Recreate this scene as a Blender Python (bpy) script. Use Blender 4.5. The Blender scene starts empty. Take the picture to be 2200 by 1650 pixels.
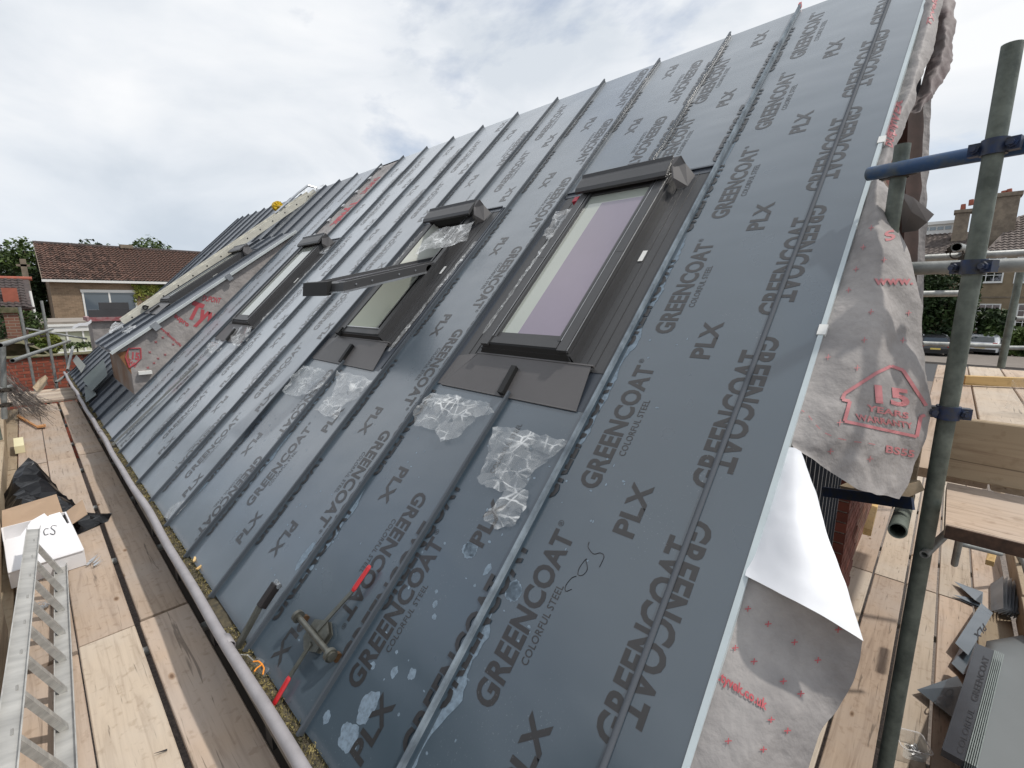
import bpy, bmesh, math, random
from math import radians, sin, cos, pi, sqrt, tan
from mathutils import Vector, Matrix, noise
from mathutils.bvhtree import BVHTree
from mathutils.geometry import delaunay_2d_cdt
random.seed(7)
scn = bpy.context.scene
# ------------------------------------------------------------------ camera
cam_d = bpy.data.cameras.new('camera'); cam = bpy.data.objects.new('camera', cam_d)
scn.collection.objects.link(cam); scn.camera = cam
cam.location = (0, 0, 3.9)
cam_d.sensor_width = 36; cam_d.lens = 16.12
cam_d.clip_start = 0.02; cam_d.clip_end = 2000
cam.rotation_euler = (radians(90-10.4), 0, radians(-46.5))
# ------------------------------------------------------------------ sky and sun
SUN = Vector((0.33, -0.42, 0.85)).normalized()
w = bpy.data.worlds.new('World'); scn.world = w; w.use_nodes = True
nt = w.node_tree; nt.nodes.clear()
def N(tree, t, **kw):
    n = tree.nodes.new(t)
    for k, v in kw.items(): setattr(n, k, v)
    return n
wo = N(nt, 'ShaderNodeOutputWorld'); bg1 = N(nt, 'ShaderNodeBackground'); bg2 = N(nt, 'ShaderNodeBackground'); mx = N(nt, 'ShaderNodeMixShader')
sky = N(nt, 'ShaderNodeTexSky', sky_type='NISHITA', sun_disc=False)
sky.sun_elevation = math.asin(SUN.z); sky.sun_rotation = math.atan2(SUN.x, SUN.y)
bg1.inputs[1].default_value = 0.12
nt.links.new(sky.outputs[0], bg1.inputs[0])
tc = N(nt, 'ShaderNodeTexCoord'); mp = N(nt, 'ShaderNodeMapping'); mp.inputs['Scale'].default_value = (1, 1, 2.0); mp.inputs['Location'].default_value = (3.1, 0.4, 0.9)
nt.links.new(tc.outputs['Generated'], mp.inputs[0])
n1 = N(nt, 'ShaderNodeTexNoise'); n1.inputs['Scale'].default_value = 1.7; n1.inputs['Detail'].default_value = 9; n1.inputs['Roughness'].default_value = 0.55; n1.inputs['Distortion'].default_value = 0.25
n2 = N(nt, 'ShaderNodeTexNoise'); n2.inputs['Scale'].default_value = 3.1; n2.inputs['Detail'].default_value = 8; n2.inputs['Roughness'].default_value = 0.5; n2.inputs['Distortion'].default_value = 0.4
nt.links.new(mp.outputs[0], n1.inputs[0]); nt.links.new(mp.outputs[0], n2.inputs[0])
def ramp(tree, src, stops):
    r = N(tree, 'ShaderNodeValToRGB'); e = r.color_ramp.elements
    while len(e) < len(stops): e.new(0.5)
    for i, (p, c) in enumerate(stops):
        e[i].position = p; e[i].color = (*c, 1) if len(c) == 3 else c
    tree.links.new(src, r.inputs[0]); return r.outputs[0]
ccol = ramp(nt, n2.outputs[0], [(0.33, (0.62, 0.665, 0.72)), (0.47, (0.74, 0.77, 0.81)), (0.64, (0.86, 0.87, 0.885))])
cmask = ramp(nt, n1.outputs[0], [(0.35, (0.15, 0.15, 0.15)), (0.47, (1, 1, 1))])
sx = N(nt, 'ShaderNodeSeparateXYZ'); nt.links.new(tc.outputs['Generated'], sx.inputs[0])
hz = ramp(nt, sx.outputs[2], [(0.0, (0.80, 0.86, 0.92)), (0.28, (1.03, 1.03, 1.03))])
mm = N(nt, 'ShaderNodeMix', data_type='RGBA', blend_type='MULTIPLY'); mm.inputs[0].default_value = 1
nt.links.new(ccol, mm.inputs[6]); nt.links.new(hz, mm.inputs[7])
nt.links.new(mm.outputs[2], bg2.inputs[0]); bg2.inputs[1].default_value = 1.0
nt.links.new(cmask, mx.inputs[0]); nt.links.new(bg1.outputs[0], mx.inputs[1]); nt.links.new(bg2.outputs[0], mx.inputs[2]); nt.links.new(mx.outputs[0], wo.inputs[0])
sl = bpy.data.lights.new('sun', 'SUN'); sl.energy = 2.3; sl.angle = radians(1.6); sl.color = (1, 0.95, 0.88)
so = bpy.data.objects.new('sun', sl); scn.collection.objects.link(so); so.rotation_euler = SUN.to_track_quat('Z', 'Y').to_euler()
scn.view_settings.view_transform = 'Standard'; scn.view_settings.look = 'None'; scn.view_settings.exposure = 0.15; scn.view_settings.gamma = 1
scn.render.engine = 'CYCLES'
scn.cycles.max_bounces = 8; scn.cycles.transparent_max_bounces = 16

# ------------------------------------------------------------------ materials
MATS = {}
def mat(name, col, rough=0.6, metal=0.0, var=0.0, nscale=4.0, stretch=(1, 1, 1), col2=None, bump=0.0, bscale=20.0, spec=0.5, coat=0.0, detail=6, lo=0.35, hi=0.65, objvar=0.0, coatr=0.1):
    if name in MATS: return MATS[name]
    m = bpy.data.materials.new(name); m.use_nodes = True; t = m.node_tree; b = t.nodes['Principled BSDF']; L = t.links.new
    b.inputs['Roughness'].default_value = rough; b.inputs['Metallic'].default_value = metal
    b.inputs['Specular IOR Level'].default_value = spec; b.inputs['Coat Weight'].default_value = coat; b.inputs['Coat Roughness'].default_value = coatr
    tcn = N(t, 'ShaderNodeTexCoord'); mpn = N(t, 'ShaderNodeMapping'); mpn.inputs['Scale'].default_value = stretch
    L(tcn.outputs['Object'], mpn.inputs[0])
    vec = mpn.outputs[0]
    if objvar:
        oi = N(t, 'ShaderNodeObjectInfo'); va = N(t, 'ShaderNodeVectorMath', operation='MULTIPLY_ADD')
        cb = N(t, 'ShaderNodeCombineXYZ'); L(oi.outputs['Random'], cb.inputs[0]); L(oi.outputs['Random'], cb.inputs[1]); L(oi.outputs['Random'], cb.inputs[2])
        L(cb.outputs[0], va.inputs[0]); va.inputs[1].default_value = (37, 53, 71); L(vec, va.inputs[2]); vec = va.outputs[0]
    out = None
    if col2 or var:
        c2 = col2 or tuple(max(0, c*(1-var)) for c in col)
        nn = N(t, 'ShaderNodeTexNoise'); nn.inputs['Scale'].default_value = nscale; nn.inputs['Detail'].default_value = detail; nn.inputs['Roughness'].default_value = 0.62
        L(vec, nn.inputs[0])
        out = ramp(t, nn.outputs[0], [(lo, c2), (hi, col)])
        if objvar:
            hs = N(t, 'ShaderNodeHueSaturation'); mr = N(t, 'ShaderNodeMapRange'); mr.inputs[3].default_value = 1-objvar; mr.inputs[4].default_value = 1+objvar
            L(oi.outputs['Random'], mr.inputs[0]); L(mr.outputs[0], hs.inputs['Value']); L(out, hs.inputs['Color']); out = hs.outputs[0]
        L(out, b.inputs['Base Color'])
    else: b.inputs['Base Color'].default_value = (*col, 1)
    if bump:
        nb = N(t, 'ShaderNodeTexNoise'); nb.inputs['Scale'].default_value = bscale; nb.inputs['Detail'].default_value = 5; L(vec, nb.inputs[0])
        bp = N(t, 'ShaderNodeBump'); bp.inputs['Strength'].default_value = bump; bp.inputs['Distance'].default_value = 0.01; L(nb.outputs[0], bp.inputs['Height']); L(bp.outputs[0], b.inputs['Normal'])
    MATS[name] = m; return m
def film_metal(name, c1, c2, rough, coat, cior=1.65, sheen=0.95):
    """dark coated sheet under a protective film: slow waves, faint scuffs and dust"""
    m = bpy.data.materials.new(name); m.use_nodes = True; t = m.node_tree; b = t.nodes['Principled BSDF']; L = t.links.new
    tcn = N(t, 'ShaderNodeNewGeometry')
    a = N(t, 'ShaderNodeTexNoise'); a.inputs['Scale'].default_value = 1.3; a.inputs['Detail'].default_value = 3; L(tcn.outputs['Position'], a.inputs[0])
    base = ramp(t, a.outputs[0], [(0.3, c1), (0.7, c2)])
    d = N(t, 'ShaderNodeTexNoise'); d.inputs['Scale'].default_value = 160; d.inputs['Detail'].default_value = 2; L(tcn.outputs['Position'], d.inputs[0])
    e = N(t, 'ShaderNodeTexNoise'); e.inputs['Scale'].default_value = 3.5; e.inputs['Detail'].default_value = 6; L(tcn.outputs['Position'], e.inputs[0])
    ds = ramp(t, d.outputs[0], [(0.66, (0, 0, 0)), (0.76, (1, 1, 1))]); es = ramp(t, e.outputs[0], [(0.52, (0, 0, 0)), (0.72, (1, 1, 1))])
    mu = N(t, 'ShaderNodeMath', operation='MULTIPLY'); L(ds, mu.inputs[0]); L(es, mu.inputs[1])
    m2 = N(t, 'ShaderNodeMath', operation='MULTIPLY'); L(mu.outputs[0], m2.inputs[0]); m2.inputs[1].default_value = 0.35
    mxn = N(t, 'ShaderNodeMix', data_type='RGBA'); L(m2.outputs[0], mxn.inputs[0]); L(base, mxn.inputs[6]); mxn.inputs[7].default_value = (0.35, 0.38, 0.4, 1)
    L(mxn.outputs[2], b.inputs['Base Color'])
    rr = N(t, 'ShaderNodeMapRange'); L(e.outputs[0], rr.inputs[0]); rr.inputs[1].default_value = 0.3; rr.inputs[2].default_value = 0.7; rr.inputs[3].default_value = rough-0.07; rr.inputs[4].default_value = rough+0.09
    L(rr.outputs[0], b.inputs['Roughness']); b.inputs['Coat Weight'].default_value = coat; b.inputs['Coat Roughness'].default_value = 0.20; b.inputs['Coat IOR'].default_value = cior
    b.inputs['Specular IOR Level'].default_value = 0.6
    b.inputs['Sheen Weight'].default_value = sheen; b.inputs['Sheen Roughness'].default_value = 0.35; b.inputs['Sheen Tint'].default_value = (0.82, 0.90, 1.0, 1)
    mpn = N(t, 'ShaderNodeMapping'); mpn.inputs['Scale'].default_value = (1.0, 0.55, 1); L(tcn.outputs['Position'], mpn.inputs[0])
    nb = N(t, 'ShaderNodeTexNoise'); nb.inputs['Scale'].default_value = 3.2; nb.inputs['Detail'].default_value = 2; L(mpn.outputs[0], nb.inputs[0])
    bp = N(t, 'ShaderNodeBump'); bp.inputs['Strength'].default_value = 0.35; bp.inputs['Distance'].default_value = 0.02; L(nb.outputs[0], bp.inputs['Height'])
    nc = N(t, 'ShaderNodeTexNoise'); nc.inputs['Scale'].default_value = 300; L(tcn.outputs['Position'], nc.inputs[0])
    b2 = N(t, 'ShaderNodeBump'); b2.inputs['Strength'].default_value = 0.06; b2.inputs['Distance'].default_value = 0.001; L(nc.outputs[0], b2.inputs['Height']); L(bp.outputs[0], b2.inputs['Normal'])
    L(b2.outputs[0], b.inputs['Normal']); L(bp.outputs[0], b.inputs['Coat Normal'])
    MATS[name] = m; return m
def wood(name, c1, c2, c3, rough=0.75, knots=True):
    """sawn plank: grain runs along local X"""
    m = bpy.data.materials.new(name); m.use_nodes = True; t = m.node_tree; b = t.nodes['Principled BSDF']; L = t.links.new
    tcn = N(t, 'ShaderNodeTexCoord'); oi = N(t, 'ShaderNodeObjectInfo'); cb = N(t, 'ShaderNodeCombineXYZ')
    for i in range(3): L(oi.outputs['Random'], cb.inputs[i])
    va = N(t, 'ShaderNodeVectorMath', operation='MULTIPLY_ADD'); L(cb.outputs[0], va.inputs[0]); va.inputs[1].default_value = (31, 17, 23); L(tcn.outputs['Object'], va.inputs[2])
    mpn = N(t, 'ShaderNodeMapping'); mpn.inputs['Scale'].default_value = (0.9, 14, 14); L(va.outputs[0], mpn.inputs[0])
    g = N(t, 'ShaderNodeTexNoise'); g.inputs['Scale'].default_value = 2.2; g.inputs['Detail'].default_value = 8; g.inputs['Roughness'].default_value = 0.65; g.inputs['Distortion'].default_value = 0.6; L(mpn.outputs[0], g.inputs[0])
    base = ramp(t, g.outputs[0], [(0.28, c2), (0.5, c1), (0.75, tuple(min(1, c*1.13) for c in c1))])
    big = N(t, 'ShaderNodeTexNoise'); big.inputs['Scale'].default_value = 2.3; big.inputs['Detail'].default_value = 6; L(va.outputs[0], big.inputs[0])
    bf = ramp(t, big.outputs[0], [(0.4, (0, 0, 0)), (0.68, (0.75, 0.75, 0.75))])
    mxn = N(t, 'ShaderNodeMix', data_type='RGBA'); L(bf, mxn.inputs[0]); L(base, mxn.inputs[6]); mxn.inputs[7].default_value = (*c3, 1)
    out = mxn.outputs[2]
    # fine dark cracks and saw marks
    mp2 = N(t, 'ShaderNodeMapping'); mp2.inputs['Scale'].default_value = (1.6, 30, 30); L(va.outputs[0], mp2.inputs[0])
    ck = N(t, 'ShaderNodeTexNoise'); ck.inputs['Scale'].default_value = 1.5; ck.inputs['Detail'].default_value = 4; ck.inputs['Distortion'].default_value = 1.2; L(mp2.outputs[0], ck.inputs[0])
    cf = ramp(t, ck.outputs[0], [(0.30, (0.42, 0.42, 0.42)), (0.36, (1, 1, 1))])
    mu = N(t, 'ShaderNodeMix', data_type='RGBA', blend_type='MULTIPLY'); mu.inputs[0].default_value = 0.8; L(out, mu.inputs[6]); L(cf, mu.inputs[7]); out = mu.outputs[2]
    if knots:
        mp3 = N(t, 'ShaderNodeMapping'); mp3.inputs['Scale'].default_value = (2.6, 6.0, 0.01); L(va.outputs[0], mp3.inputs[0])
        vo = N(t, 'ShaderNodeTexVoronoi'); vo.inputs['Scale'].default_value = 1.0; vo.inputs['Randomness'].default_value = 1; L(mp3.outputs[0], vo.inputs[0])
        kf = ramp(t, vo.outputs['Distance'], [(0.03, (0.25, 0.16, 0.1)), (0.06, (0.7, 0.6, 0.5)), (0.09, (1, 1, 1))])
        mk = N(t, 'ShaderNodeMix', data_type='RGBA', blend_type='MULTIPLY'); mk.inputs[0].default_value = 0.85; L(out, mk.inputs[6]); L(kf, mk.inputs[7]); out = mk.outputs[2]
    sp = N(t, 'ShaderNodeTexNoise'); sp.inputs['Scale'].default_value = 26; sp.inputs['Detail'].default_value = 3; L(va.outputs[0], sp.inputs[0])
    sf = ramp(t, sp.outputs[0], [(0.3, (0.72, 0.68, 0.64)), (0.42, (1, 1, 1))])
    ms = N(t, 'ShaderNodeMix', data_type='RGBA', blend_type='MULTIPLY'); ms.inputs[0].default_value = 0.6; L(out, ms.inputs[6]); L(sf, ms.inputs[7]); out = ms.outputs[2]
    hs = N(t, 'ShaderNodeHueSaturation'); mr = N(t, 'ShaderNodeMapRange'); mr.inputs[3].default_value = 0.86; mr.inputs[4].default_value = 1.12
    L(oi.outputs['Random'], mr.inputs[0]); L(mr.outputs[0], hs.inputs['Value']); L(out, hs.inputs['Color'])
    L(hs.outputs[0], b.inputs['Base Color']); b.inputs['Roughness'].default_value = rough; b.inputs['Specular IOR Level'].default_value = 0.25
    bp = N(t, 'ShaderNodeBump'); bp.inputs['Strength'].default_value = 0.5; bp.inputs['Distance'].default_value = 0.002; L(g.outputs[0], bp.inputs['Height']); L(bp.outputs[0], b.inputs['Normal'])
    MATS[name] = m; return m
def clear_film(name, tint=(0.9, 0.92, 0.92), lo=0.12, hi=0.75, rough=0.12, scale=9.0):
    m = bpy.data.materials.new(name); m.use_nodes = True; t = m.node_tree; b = t.nodes['Principled BSDF']; L = t.links.new
    b.inputs['Base Color'].default_value = (*tint, 1); b.inputs['Roughness'].default_value = rough; b.inputs['Specular IOR Level'].default_value = 1.0; b.inputs['Coat Weight'].default_value = 1.0; b.inputs['Coat Roughness'].default_value = 0.05
    tr = N(t, 'ShaderNodeBsdfTransparent'); mxs = N(t, 'ShaderNodeMixShader'); lw = N(t, 'ShaderNodeLayerWeight'); lw.inputs[0].default_value = 0.35
    tcn = N(t, 'ShaderNodeTexCoord'); cr = None
    ns = N(t, 'ShaderNodeTexNoise'); ns.inputs['Scale'].default_value = scale*0.9; ns.inputs['Detail'].default_value = 4; L(tcn.outputs['Object'], ns.inputs[0])
    nr_ = N(t, 'ShaderNodeMapRange'); L(ns.outputs[0], nr_.inputs[0]); nr_.inputs[1].default_value = 0.42; nr_.inputs[2].default_value = 0.66
    for sc_, wd, st_ in ((scale, 0.045, (1, 0.5, 1)), (scale*2.0, 0.07, (0.45, 1, 1))):
        mpv = N(t, 'ShaderNodeMapping'); mpv.inputs['Scale'].default_value = st_; mpv.inputs['Rotation'].default_value = (0.3, 0.2, 0.7*sc_); L(tcn.outputs['Object'], mpv.inputs[0])
        nn = N(t, 'ShaderNodeTexVoronoi', feature='DISTANCE_TO_EDGE'); nn.inputs['Scale'].default_value = sc_; nn.inputs['Randomness'].default_value = 1.0; L(mpv.outputs[0], nn.inputs[0])
        d = N(t, 'ShaderNodeMapRange'); L(nn.outputs['Distance'], d.inputs[0]); d.inputs[1].default_value = 0; d.inputs[2].default_value = wd; d.inputs[3].default_value = 1; d.inputs[4].default_value = 0
        e = N(t, 'ShaderNodeMath', operation='MULTIPLY'); L(d.outputs[0], e.inputs[0]); L(nr_.outputs[0], e.inputs[1])
        if cr is None: cr = e.outputs[0]
        else:
            mxx = N(t, 'ShaderNodeMath', operation='MAXIMUM'); L(cr, mxx.inputs[0]); L(e.outputs[0], mxx.inputs[1]); cr = mxx.outputs[0]
    hz_ = N(t, 'ShaderNodeMath', operation='MULTIPLY_ADD'); L(nr_.outputs[0], hz_.inputs[0]); hz_.inputs[1].default_value = 0.12; L(cr, hz_.inputs[2]); hz_.use_clamp = True; cr = hz_.outputs[0]
    mr = N(t, 'ShaderNodeMapRange'); L(cr, mr.inputs[0]); mr.inputs[3].default_value = lo; mr.inputs[4].default_value = hi
    ad = N(t, 'ShaderNodeMath', operation='MULTIPLY_ADD'); L(lw.outputs['Facing'], ad.inputs[0]); ad.inputs[1].default_value = 0.30; L(mr.outputs[0], ad.inputs[2]); ad.use_clamp = True
    L(ad.outputs[0], mxs.inputs[0]); L(tr.outputs[0], mxs.inputs[1]); L(b.outputs[0], mxs.inputs[2]); L(mxs.outputs[0], t.nodes['Material Output'].inputs[0])
    MATS[name] = m; return m
def glass_pane(name, tint, fac, rough=0.03, refl=(0.9, 0.88, 0.95)):
    m = bpy.data.materials.new(name); m.use_nodes = True; t = m.node_tree; L = t.links.new
    gl = N(t, 'ShaderNodeBsdfGlossy'); gl.inputs['Roughness'].default_value = rough; gl.inputs[0].default_value = (*refl, 1)
    tr = N(t, 'ShaderNodeBsdfTransparent'); tr.inputs[0].default_value = (*tint, 1)
    fr = N(t, 'ShaderNodeFresnel'); fr.inputs[0].default_value = 1.5
    ad = N(t, 'ShaderNodeMath', operation='ADD'); L(fr.outputs[0], ad.inputs[0]); ad.inputs[1].default_value = fac; ad.use_clamp = True
    mxs = N(t, 'ShaderNodeMixShader'); L(ad.outputs[0], mxs.inputs[0]); L(tr.outputs[0], mxs.inputs[1]); L(gl.outputs[0], mxs.inputs[2]); L(mxs.outputs[0], t.nodes['Material Output'].inputs[0])
    MATS[name] = m; return m
def brick_mat(name, c1, c2, mortar, scale=1.0, w=0.225, h=0.075):
    m = bpy.data.materials.new(name); m.use_nodes = True; t = m.node_tree; b = t.nodes['Principled BSDF']; L = t.links.new
    tcn = N(t, 'ShaderNodeTexCoord'); sp = N(t, 'ShaderNodeSeparateXYZ'); L(tcn.outputs['Object'], sp.inputs[0]); cb = N(t, 'ShaderNodeCombineXYZ')
    ad = N(t, 'ShaderNodeMath', operation='ADD'); L(sp.outputs[0], ad.inputs[0]); L(sp.outputs[1], ad.inputs[1]); L(ad.outputs[0], cb.inputs[0]); L(sp.outputs[2], cb.inputs[1])
    br = N(t, 'ShaderNodeTexBrick'); br.inputs['Scale'].default_value = 1; br.inputs['Brick Width'].default_value = w; br.inputs['Row Height'].default_value = h; br.inputs['Mortar Size'].default_value = 0.008
    br.inputs['Color1'].default_value = (*c1, 1); br.inputs['Color2'].default_value = (*c2, 1); br.inputs['Mortar'].default_value = (*mortar, 1); L(cb.outputs[0], br.inputs[0])
    nn = N(t, 'ShaderNodeTexNoise'); nn.inputs['Scale'].default_value = 1.2; nn.inputs['Detail'].default_value = 8; L(tcn.outputs['Object'], nn.inputs[0])
    f = ramp(t, nn.outputs[0], [(0.3, (0.7, 0.68, 0.66)), (0.65, (1.08, 1.05, 1.0))])
    mu = N(t, 'ShaderNodeMix', data_type='RGBA', blend_type='MULTIPLY'); mu.inputs[0].default_value = 1; L(br.outputs[0], mu.inputs[6]); L(f, mu.inputs[7]); L(mu.outputs[2], b.inputs['Base Color'])
    b.inputs['Roughness'].default_value = 0.85
    bp = N(t, 'ShaderNodeBump'); bp.inputs['Distance'].default_value = 0.006; bp.inputs['Strength'].default_value = 0.6; bp.invert = True; L(br.outputs['Fac'], bp.inputs['Height']); L(bp.outputs[0], b.inputs['Normal'])
    MATS[name] = m; return m

STEEL = film_metal('filmed_grey_steel', (0.028, 0.049, 0.069), (0.046, 0.071, 0.094), 0.33, 1.0, 1.75)
STEEL2 = film_metal('bare_dark_steel', (0.036, 0.045, 0.060), (0.052, 0.062, 0.080), 0.40, 0.2, 1.5, 0.25)
BLUEFILM = film_metal('blue_filmed_steel', (0.022, 0.034, 0.052), (0.035, 0.052, 0.075), 0.4, 0.3)
INK = film_metal('printing_ink', (0.014, 0.012, 0.012), (0.020, 0.018, 0.018), 0.40, 0.5, 1.55, 0.30)
STAIN = mat('dried_water_under_film', (0.20, 0.265, 0.33), 0.5, var=0.45, nscale=60, coat=0.2, lo=0.3, hi=0.6)
TRIM = mat('pale_verge_trim', (0.56, 0.63, 0.65), 0.35, var=0.12, nscale=6)
FRAME = mat('window_cover_metal', (0.062, 0.062, 0.064), 0.42, var=0.12, nscale=3, bump=0.02, bscale=300)
FRAME2 = mat('window_cover_taupe', (0.118, 0.112, 0.112), 0.45, var=0.1, nscale=3)
BLACK = mat('black_rubber', (0.012, 0.012, 0.012), 0.6)
CREAM = mat('painted_reveal', (0.66, 0.69, 0.60), 0.5, var=0.06, nscale=3)
LILAC = mat('lilac_lining', (0.33, 0.27, 0.35), 0.7, var=0.06)
DARKIN = mat('dark_interior', (0.015, 0.015, 0.015), 0.9)  # shade inside the rooms is put into this near-black colour
SILVER = mat('bright_metal', (0.62, 0.63, 0.64), 0.3, metal=0.9, var=0.15, nscale=20)
ALU = mat('weathered_aluminium', (0.53, 0.52, 0.49), 0.45, metal=0.25, col2=(0.33, 0.325, 0.31), nscale=9, bump=0.12, bscale=90, stretch=(1, 0.3, 1))
GALV = mat('galvanised_tube', (0.34, 0.35, 0.34), 0.5, metal=0.3, col2=(0.20, 0.21, 0.20), nscale=12, bump=0.1, bscale=80)
GALVD = mat('old_scaffold_tube', (0.175, 0.20, 0.17), 0.55, metal=0.15, col2=(0.085, 0.10, 0.085), nscale=16, bump=0.15, bscale=110)
GREYP = mat('grey_pipe', (0.36, 0.34, 0.35), 0.5, var=0.2, nscale=9, bump=0.06, bscale=160)
BLUET = mat('blue_painted_tube', (0.035, 0.085, 0.19), 0.45, col2=(0.11, 0.13, 0.13), nscale=7, lo=0.36, hi=0.5, bump=0.1, bscale=60)
BLUEC = mat('blue_coupler', (0.018, 0.04, 0.11), 0.45, col2=(0.05, 0.05, 0.05), nscale=30)
RUST = mat('rusty_coupler', (0.10, 0.085, 0.07), 0.6, metal=0.4, col2=(0.04, 0.035, 0.03), nscale=40)
PLANK = wood('scaffold_plank', (0.46, 0.355, 0.27), (0.29, 0.21, 0.155), (0.48, 0.405, 0.345))
PLANKW = wood('pale_scaffold_plank', (0.52, 0.43, 0.335), (0.37, 0.29, 0.22), (0.54, 0.475, 0.40))
PLANKD = wood('weathered_board', (0.24, 0.19, 0.135), (0.13, 0.10, 0.075), (0.30, 0.26, 0.20))
PLANKM = wood('mid_board', (0.36, 0.28, 0.19), (0.25, 0.18, 0.12), (0.40, 0.33, 0.24))
DARKWOOD = mat('rusty_board_edge', (0.10, 0.055, 0.035), 0.85, col2=(0.035, 0.022, 0.016), nscale=25)
BATTEN = wood('fresh_timber', (0.62, 0.42, 0.18), (0.48, 0.30, 0.12), (0.66, 0.48, 0.24), knots=False)
TYVEK = mat('roof_membrane', (0.41, 0.385, 0.37), 0.7, col2=(0.255, 0.24, 0.235), nscale=4.5, detail=10, bump=0.9, bscale=20, spec=0.3)
TYVEKW = mat('membrane_white_side', (0.86, 0.87, 0.90), 0.55, var=0.05, nscale=3, bump=0.3, bscale=6)
REDINK = mat('red_print', (0.46, 0.085, 0.10), 0.6)
REDINK2 = mat('faded_red_print', (0.50, 0.19, 0.20), 0.6)
BAG = mat('black_bin_bag', (0.004, 0.004, 0.005), 0.33, spec=0.4, bump=0.5, bscale=16)
CARDW = mat('white_card', (0.80, 0.79, 0.80), 0.7, var=0.04, nscale=4)
CARD = mat('brown_card', (0.44, 0.31, 0.21), 0.8, var=0.1, nscale=5)
FOAM = mat('cream_foam', (0.78, 0.72, 0.47), 0.9, var=0.08, nscale=10, bump=0.2, bscale=60)
PEN = mat('marker_ink', (0.01, 0.01, 0.015), 0.5)
REDG = mat('red_grip', (0.52, 0.015, 0.02), 0.38, var=0.15, nscale=10, coat=0.3)
TOOL = mat('tool_steel', (0.19, 0.19, 0.165), 0.36, metal=0.7, var=0.3, nscale=25, bump=0.08, bscale=90)
TOOLB = mat('tool_rusty_wheel', (0.16, 0.09, 0.045), 0.5, metal=0.5, var=0.5, nscale=60)
YEL = mat('yellow_plastic', (0.75, 0.50, 0.02), 0.4, var=0.1)
ORANGE = mat('orange_plastic', (0.80, 0.28, 0.03), 0.35)
CRUMP = clear_film('crumpled_clear_film', lo=0.07, hi=0.72, rough=0.16)
GOGG = clear_film('clear_lens', lo=0.05, hi=0.2)
LINER = mat('gutter_outer', (0.20, 0.175, 0.15), 0.7, col2=(0.11, 0.095, 0.08), nscale=7, bump=0.2, bscale=30)
MOSSM = mat('dry_moss', (0.33, 0.27, 0.11), 0.95, col2=(0.045, 0.045, 0.02), nscale=28, lo=0.42, hi=0.6)
SOIL = mat('gutter_dirt', (0.045, 0.04, 0.03), 0.95, col2=(0.12, 0.10, 0.06), nscale=30)
WALLB = brick_mat('house_brick', (0.20, 0.07, 0.045), (0.14, 0.045, 0.03), (0.25, 0.2, 0.16))
TANB = brick_mat('tan_brick', (0.31, 0.225, 0.155), (0.235, 0.17, 0.115), (0.36, 0.28, 0.2), w=0.30, h=0.11)
REDB = mat('red_wall_brick', (0.36, 0.10, 0.055), 0.85, col2=(0.22, 0.06, 0.04), nscale=5, objvar=0.28, bump=0.3, bscale=40)
MORTAR = mat('mortar', (0.33, 0.27, 0.22), 0.95, var=0.3, nscale=12)
COPING = mat('mossy_coping', (0.20, 0.17, 0.11), 0.95, col2=(0.08, 0.085, 0.04), nscale=6, bump=0.5, bscale=12)
TILE = mat('brown_clay_tile', (0.185, 0.10, 0.075), 0.85, col2=(0.045, 0.036, 0.03), nscale=7, objvar=0.5, bump=0.2, bscale=30)
TILED = mat('dark_tile', (0.10, 0.075, 0.07), 0.85, col2=(0.05, 0.042, 0.04), nscale=4, objvar=0.3)
TILEG = mat('grey_brown_tile', (0.22, 0.18, 0.16), 0.85, col2=(0.12, 0.10, 0.09), nscale=3)
WPAINT = mat('white_paint', (0.80, 0.80, 0.77), 0.5, var=0.05)
GREENP = mat('pale_green_panel', (0.52, 0.54, 0.40), 0.5, var=0.12, nscale=2)
RENDER = mat('ochre_render', (0.29, 0.225, 0.145), 0.9, col2=(0.22, 0.17, 0.11), nscale=1.5)
STONE = mat('chimney_stone', (0.27, 0.22, 0.165), 0.9, col2=(0.16, 0.13, 0.10), nscale=2.5)
POTS = mat('clay_pot', (0.36, 0.11, 0.07), 0.8, var=0.2)
PANE = glass_pane('dark_window_glass', (0.12, 0.14, 0.16), 0.25)
PANEW = glass_pane('roof_window_glass', (0.90, 0.88, 0.92), 0.10, rough=0.03, refl=(0.85, 0.80, 0.90))
PANC = mat('pane_over_pale_reveal', (0.42, 0.45, 0.40), 0.08, spec=0.7, var=0.08, nscale=1.5, coat=0.6, coatr=0.04)
PANL = mat('pane_with_lilac_film', (0.245, 0.205, 0.265), 0.10, spec=0.7, var=0.10, nscale=1.2, coat=0.6, coatr=0.04)
GRAVEL = mat('gravel_ground', (0.24, 0.20, 0.17), 0.95, col2=(0.11, 0.095, 0.085), nscale=30, bump=0.6, bscale=50)
ROADM = mat('asphalt', (0.075, 0.075, 0.078), 0.9, var=0.25, nscale=40)
PAVE = mat('pavement', (0.22, 0.19, 0.165), 0.9, var=0.2, nscale=3)
def leafmat(name, c1, c2):
    m = mat(name, c1, 0.6, col2=c2, nscale=1.3, lo=0.4, hi=0.6, spec=0.3); return m
LEAF = leafmat('tree_leaves', (0.085, 0.125, 0.03), (0.03, 0.055, 0.015))
LEAFD = leafmat('dark_leaves', (0.04, 0.07, 0.02), (0.014, 0.028, 0.01))
LEAFY = leafmat('bright_leaves', (0.21, 0.22, 0.04), (0.07, 0.11, 0.02))
BARK = mat('bark', (0.10, 0.075, 0.05), 0.95, var=0.4, nscale=12)

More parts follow.
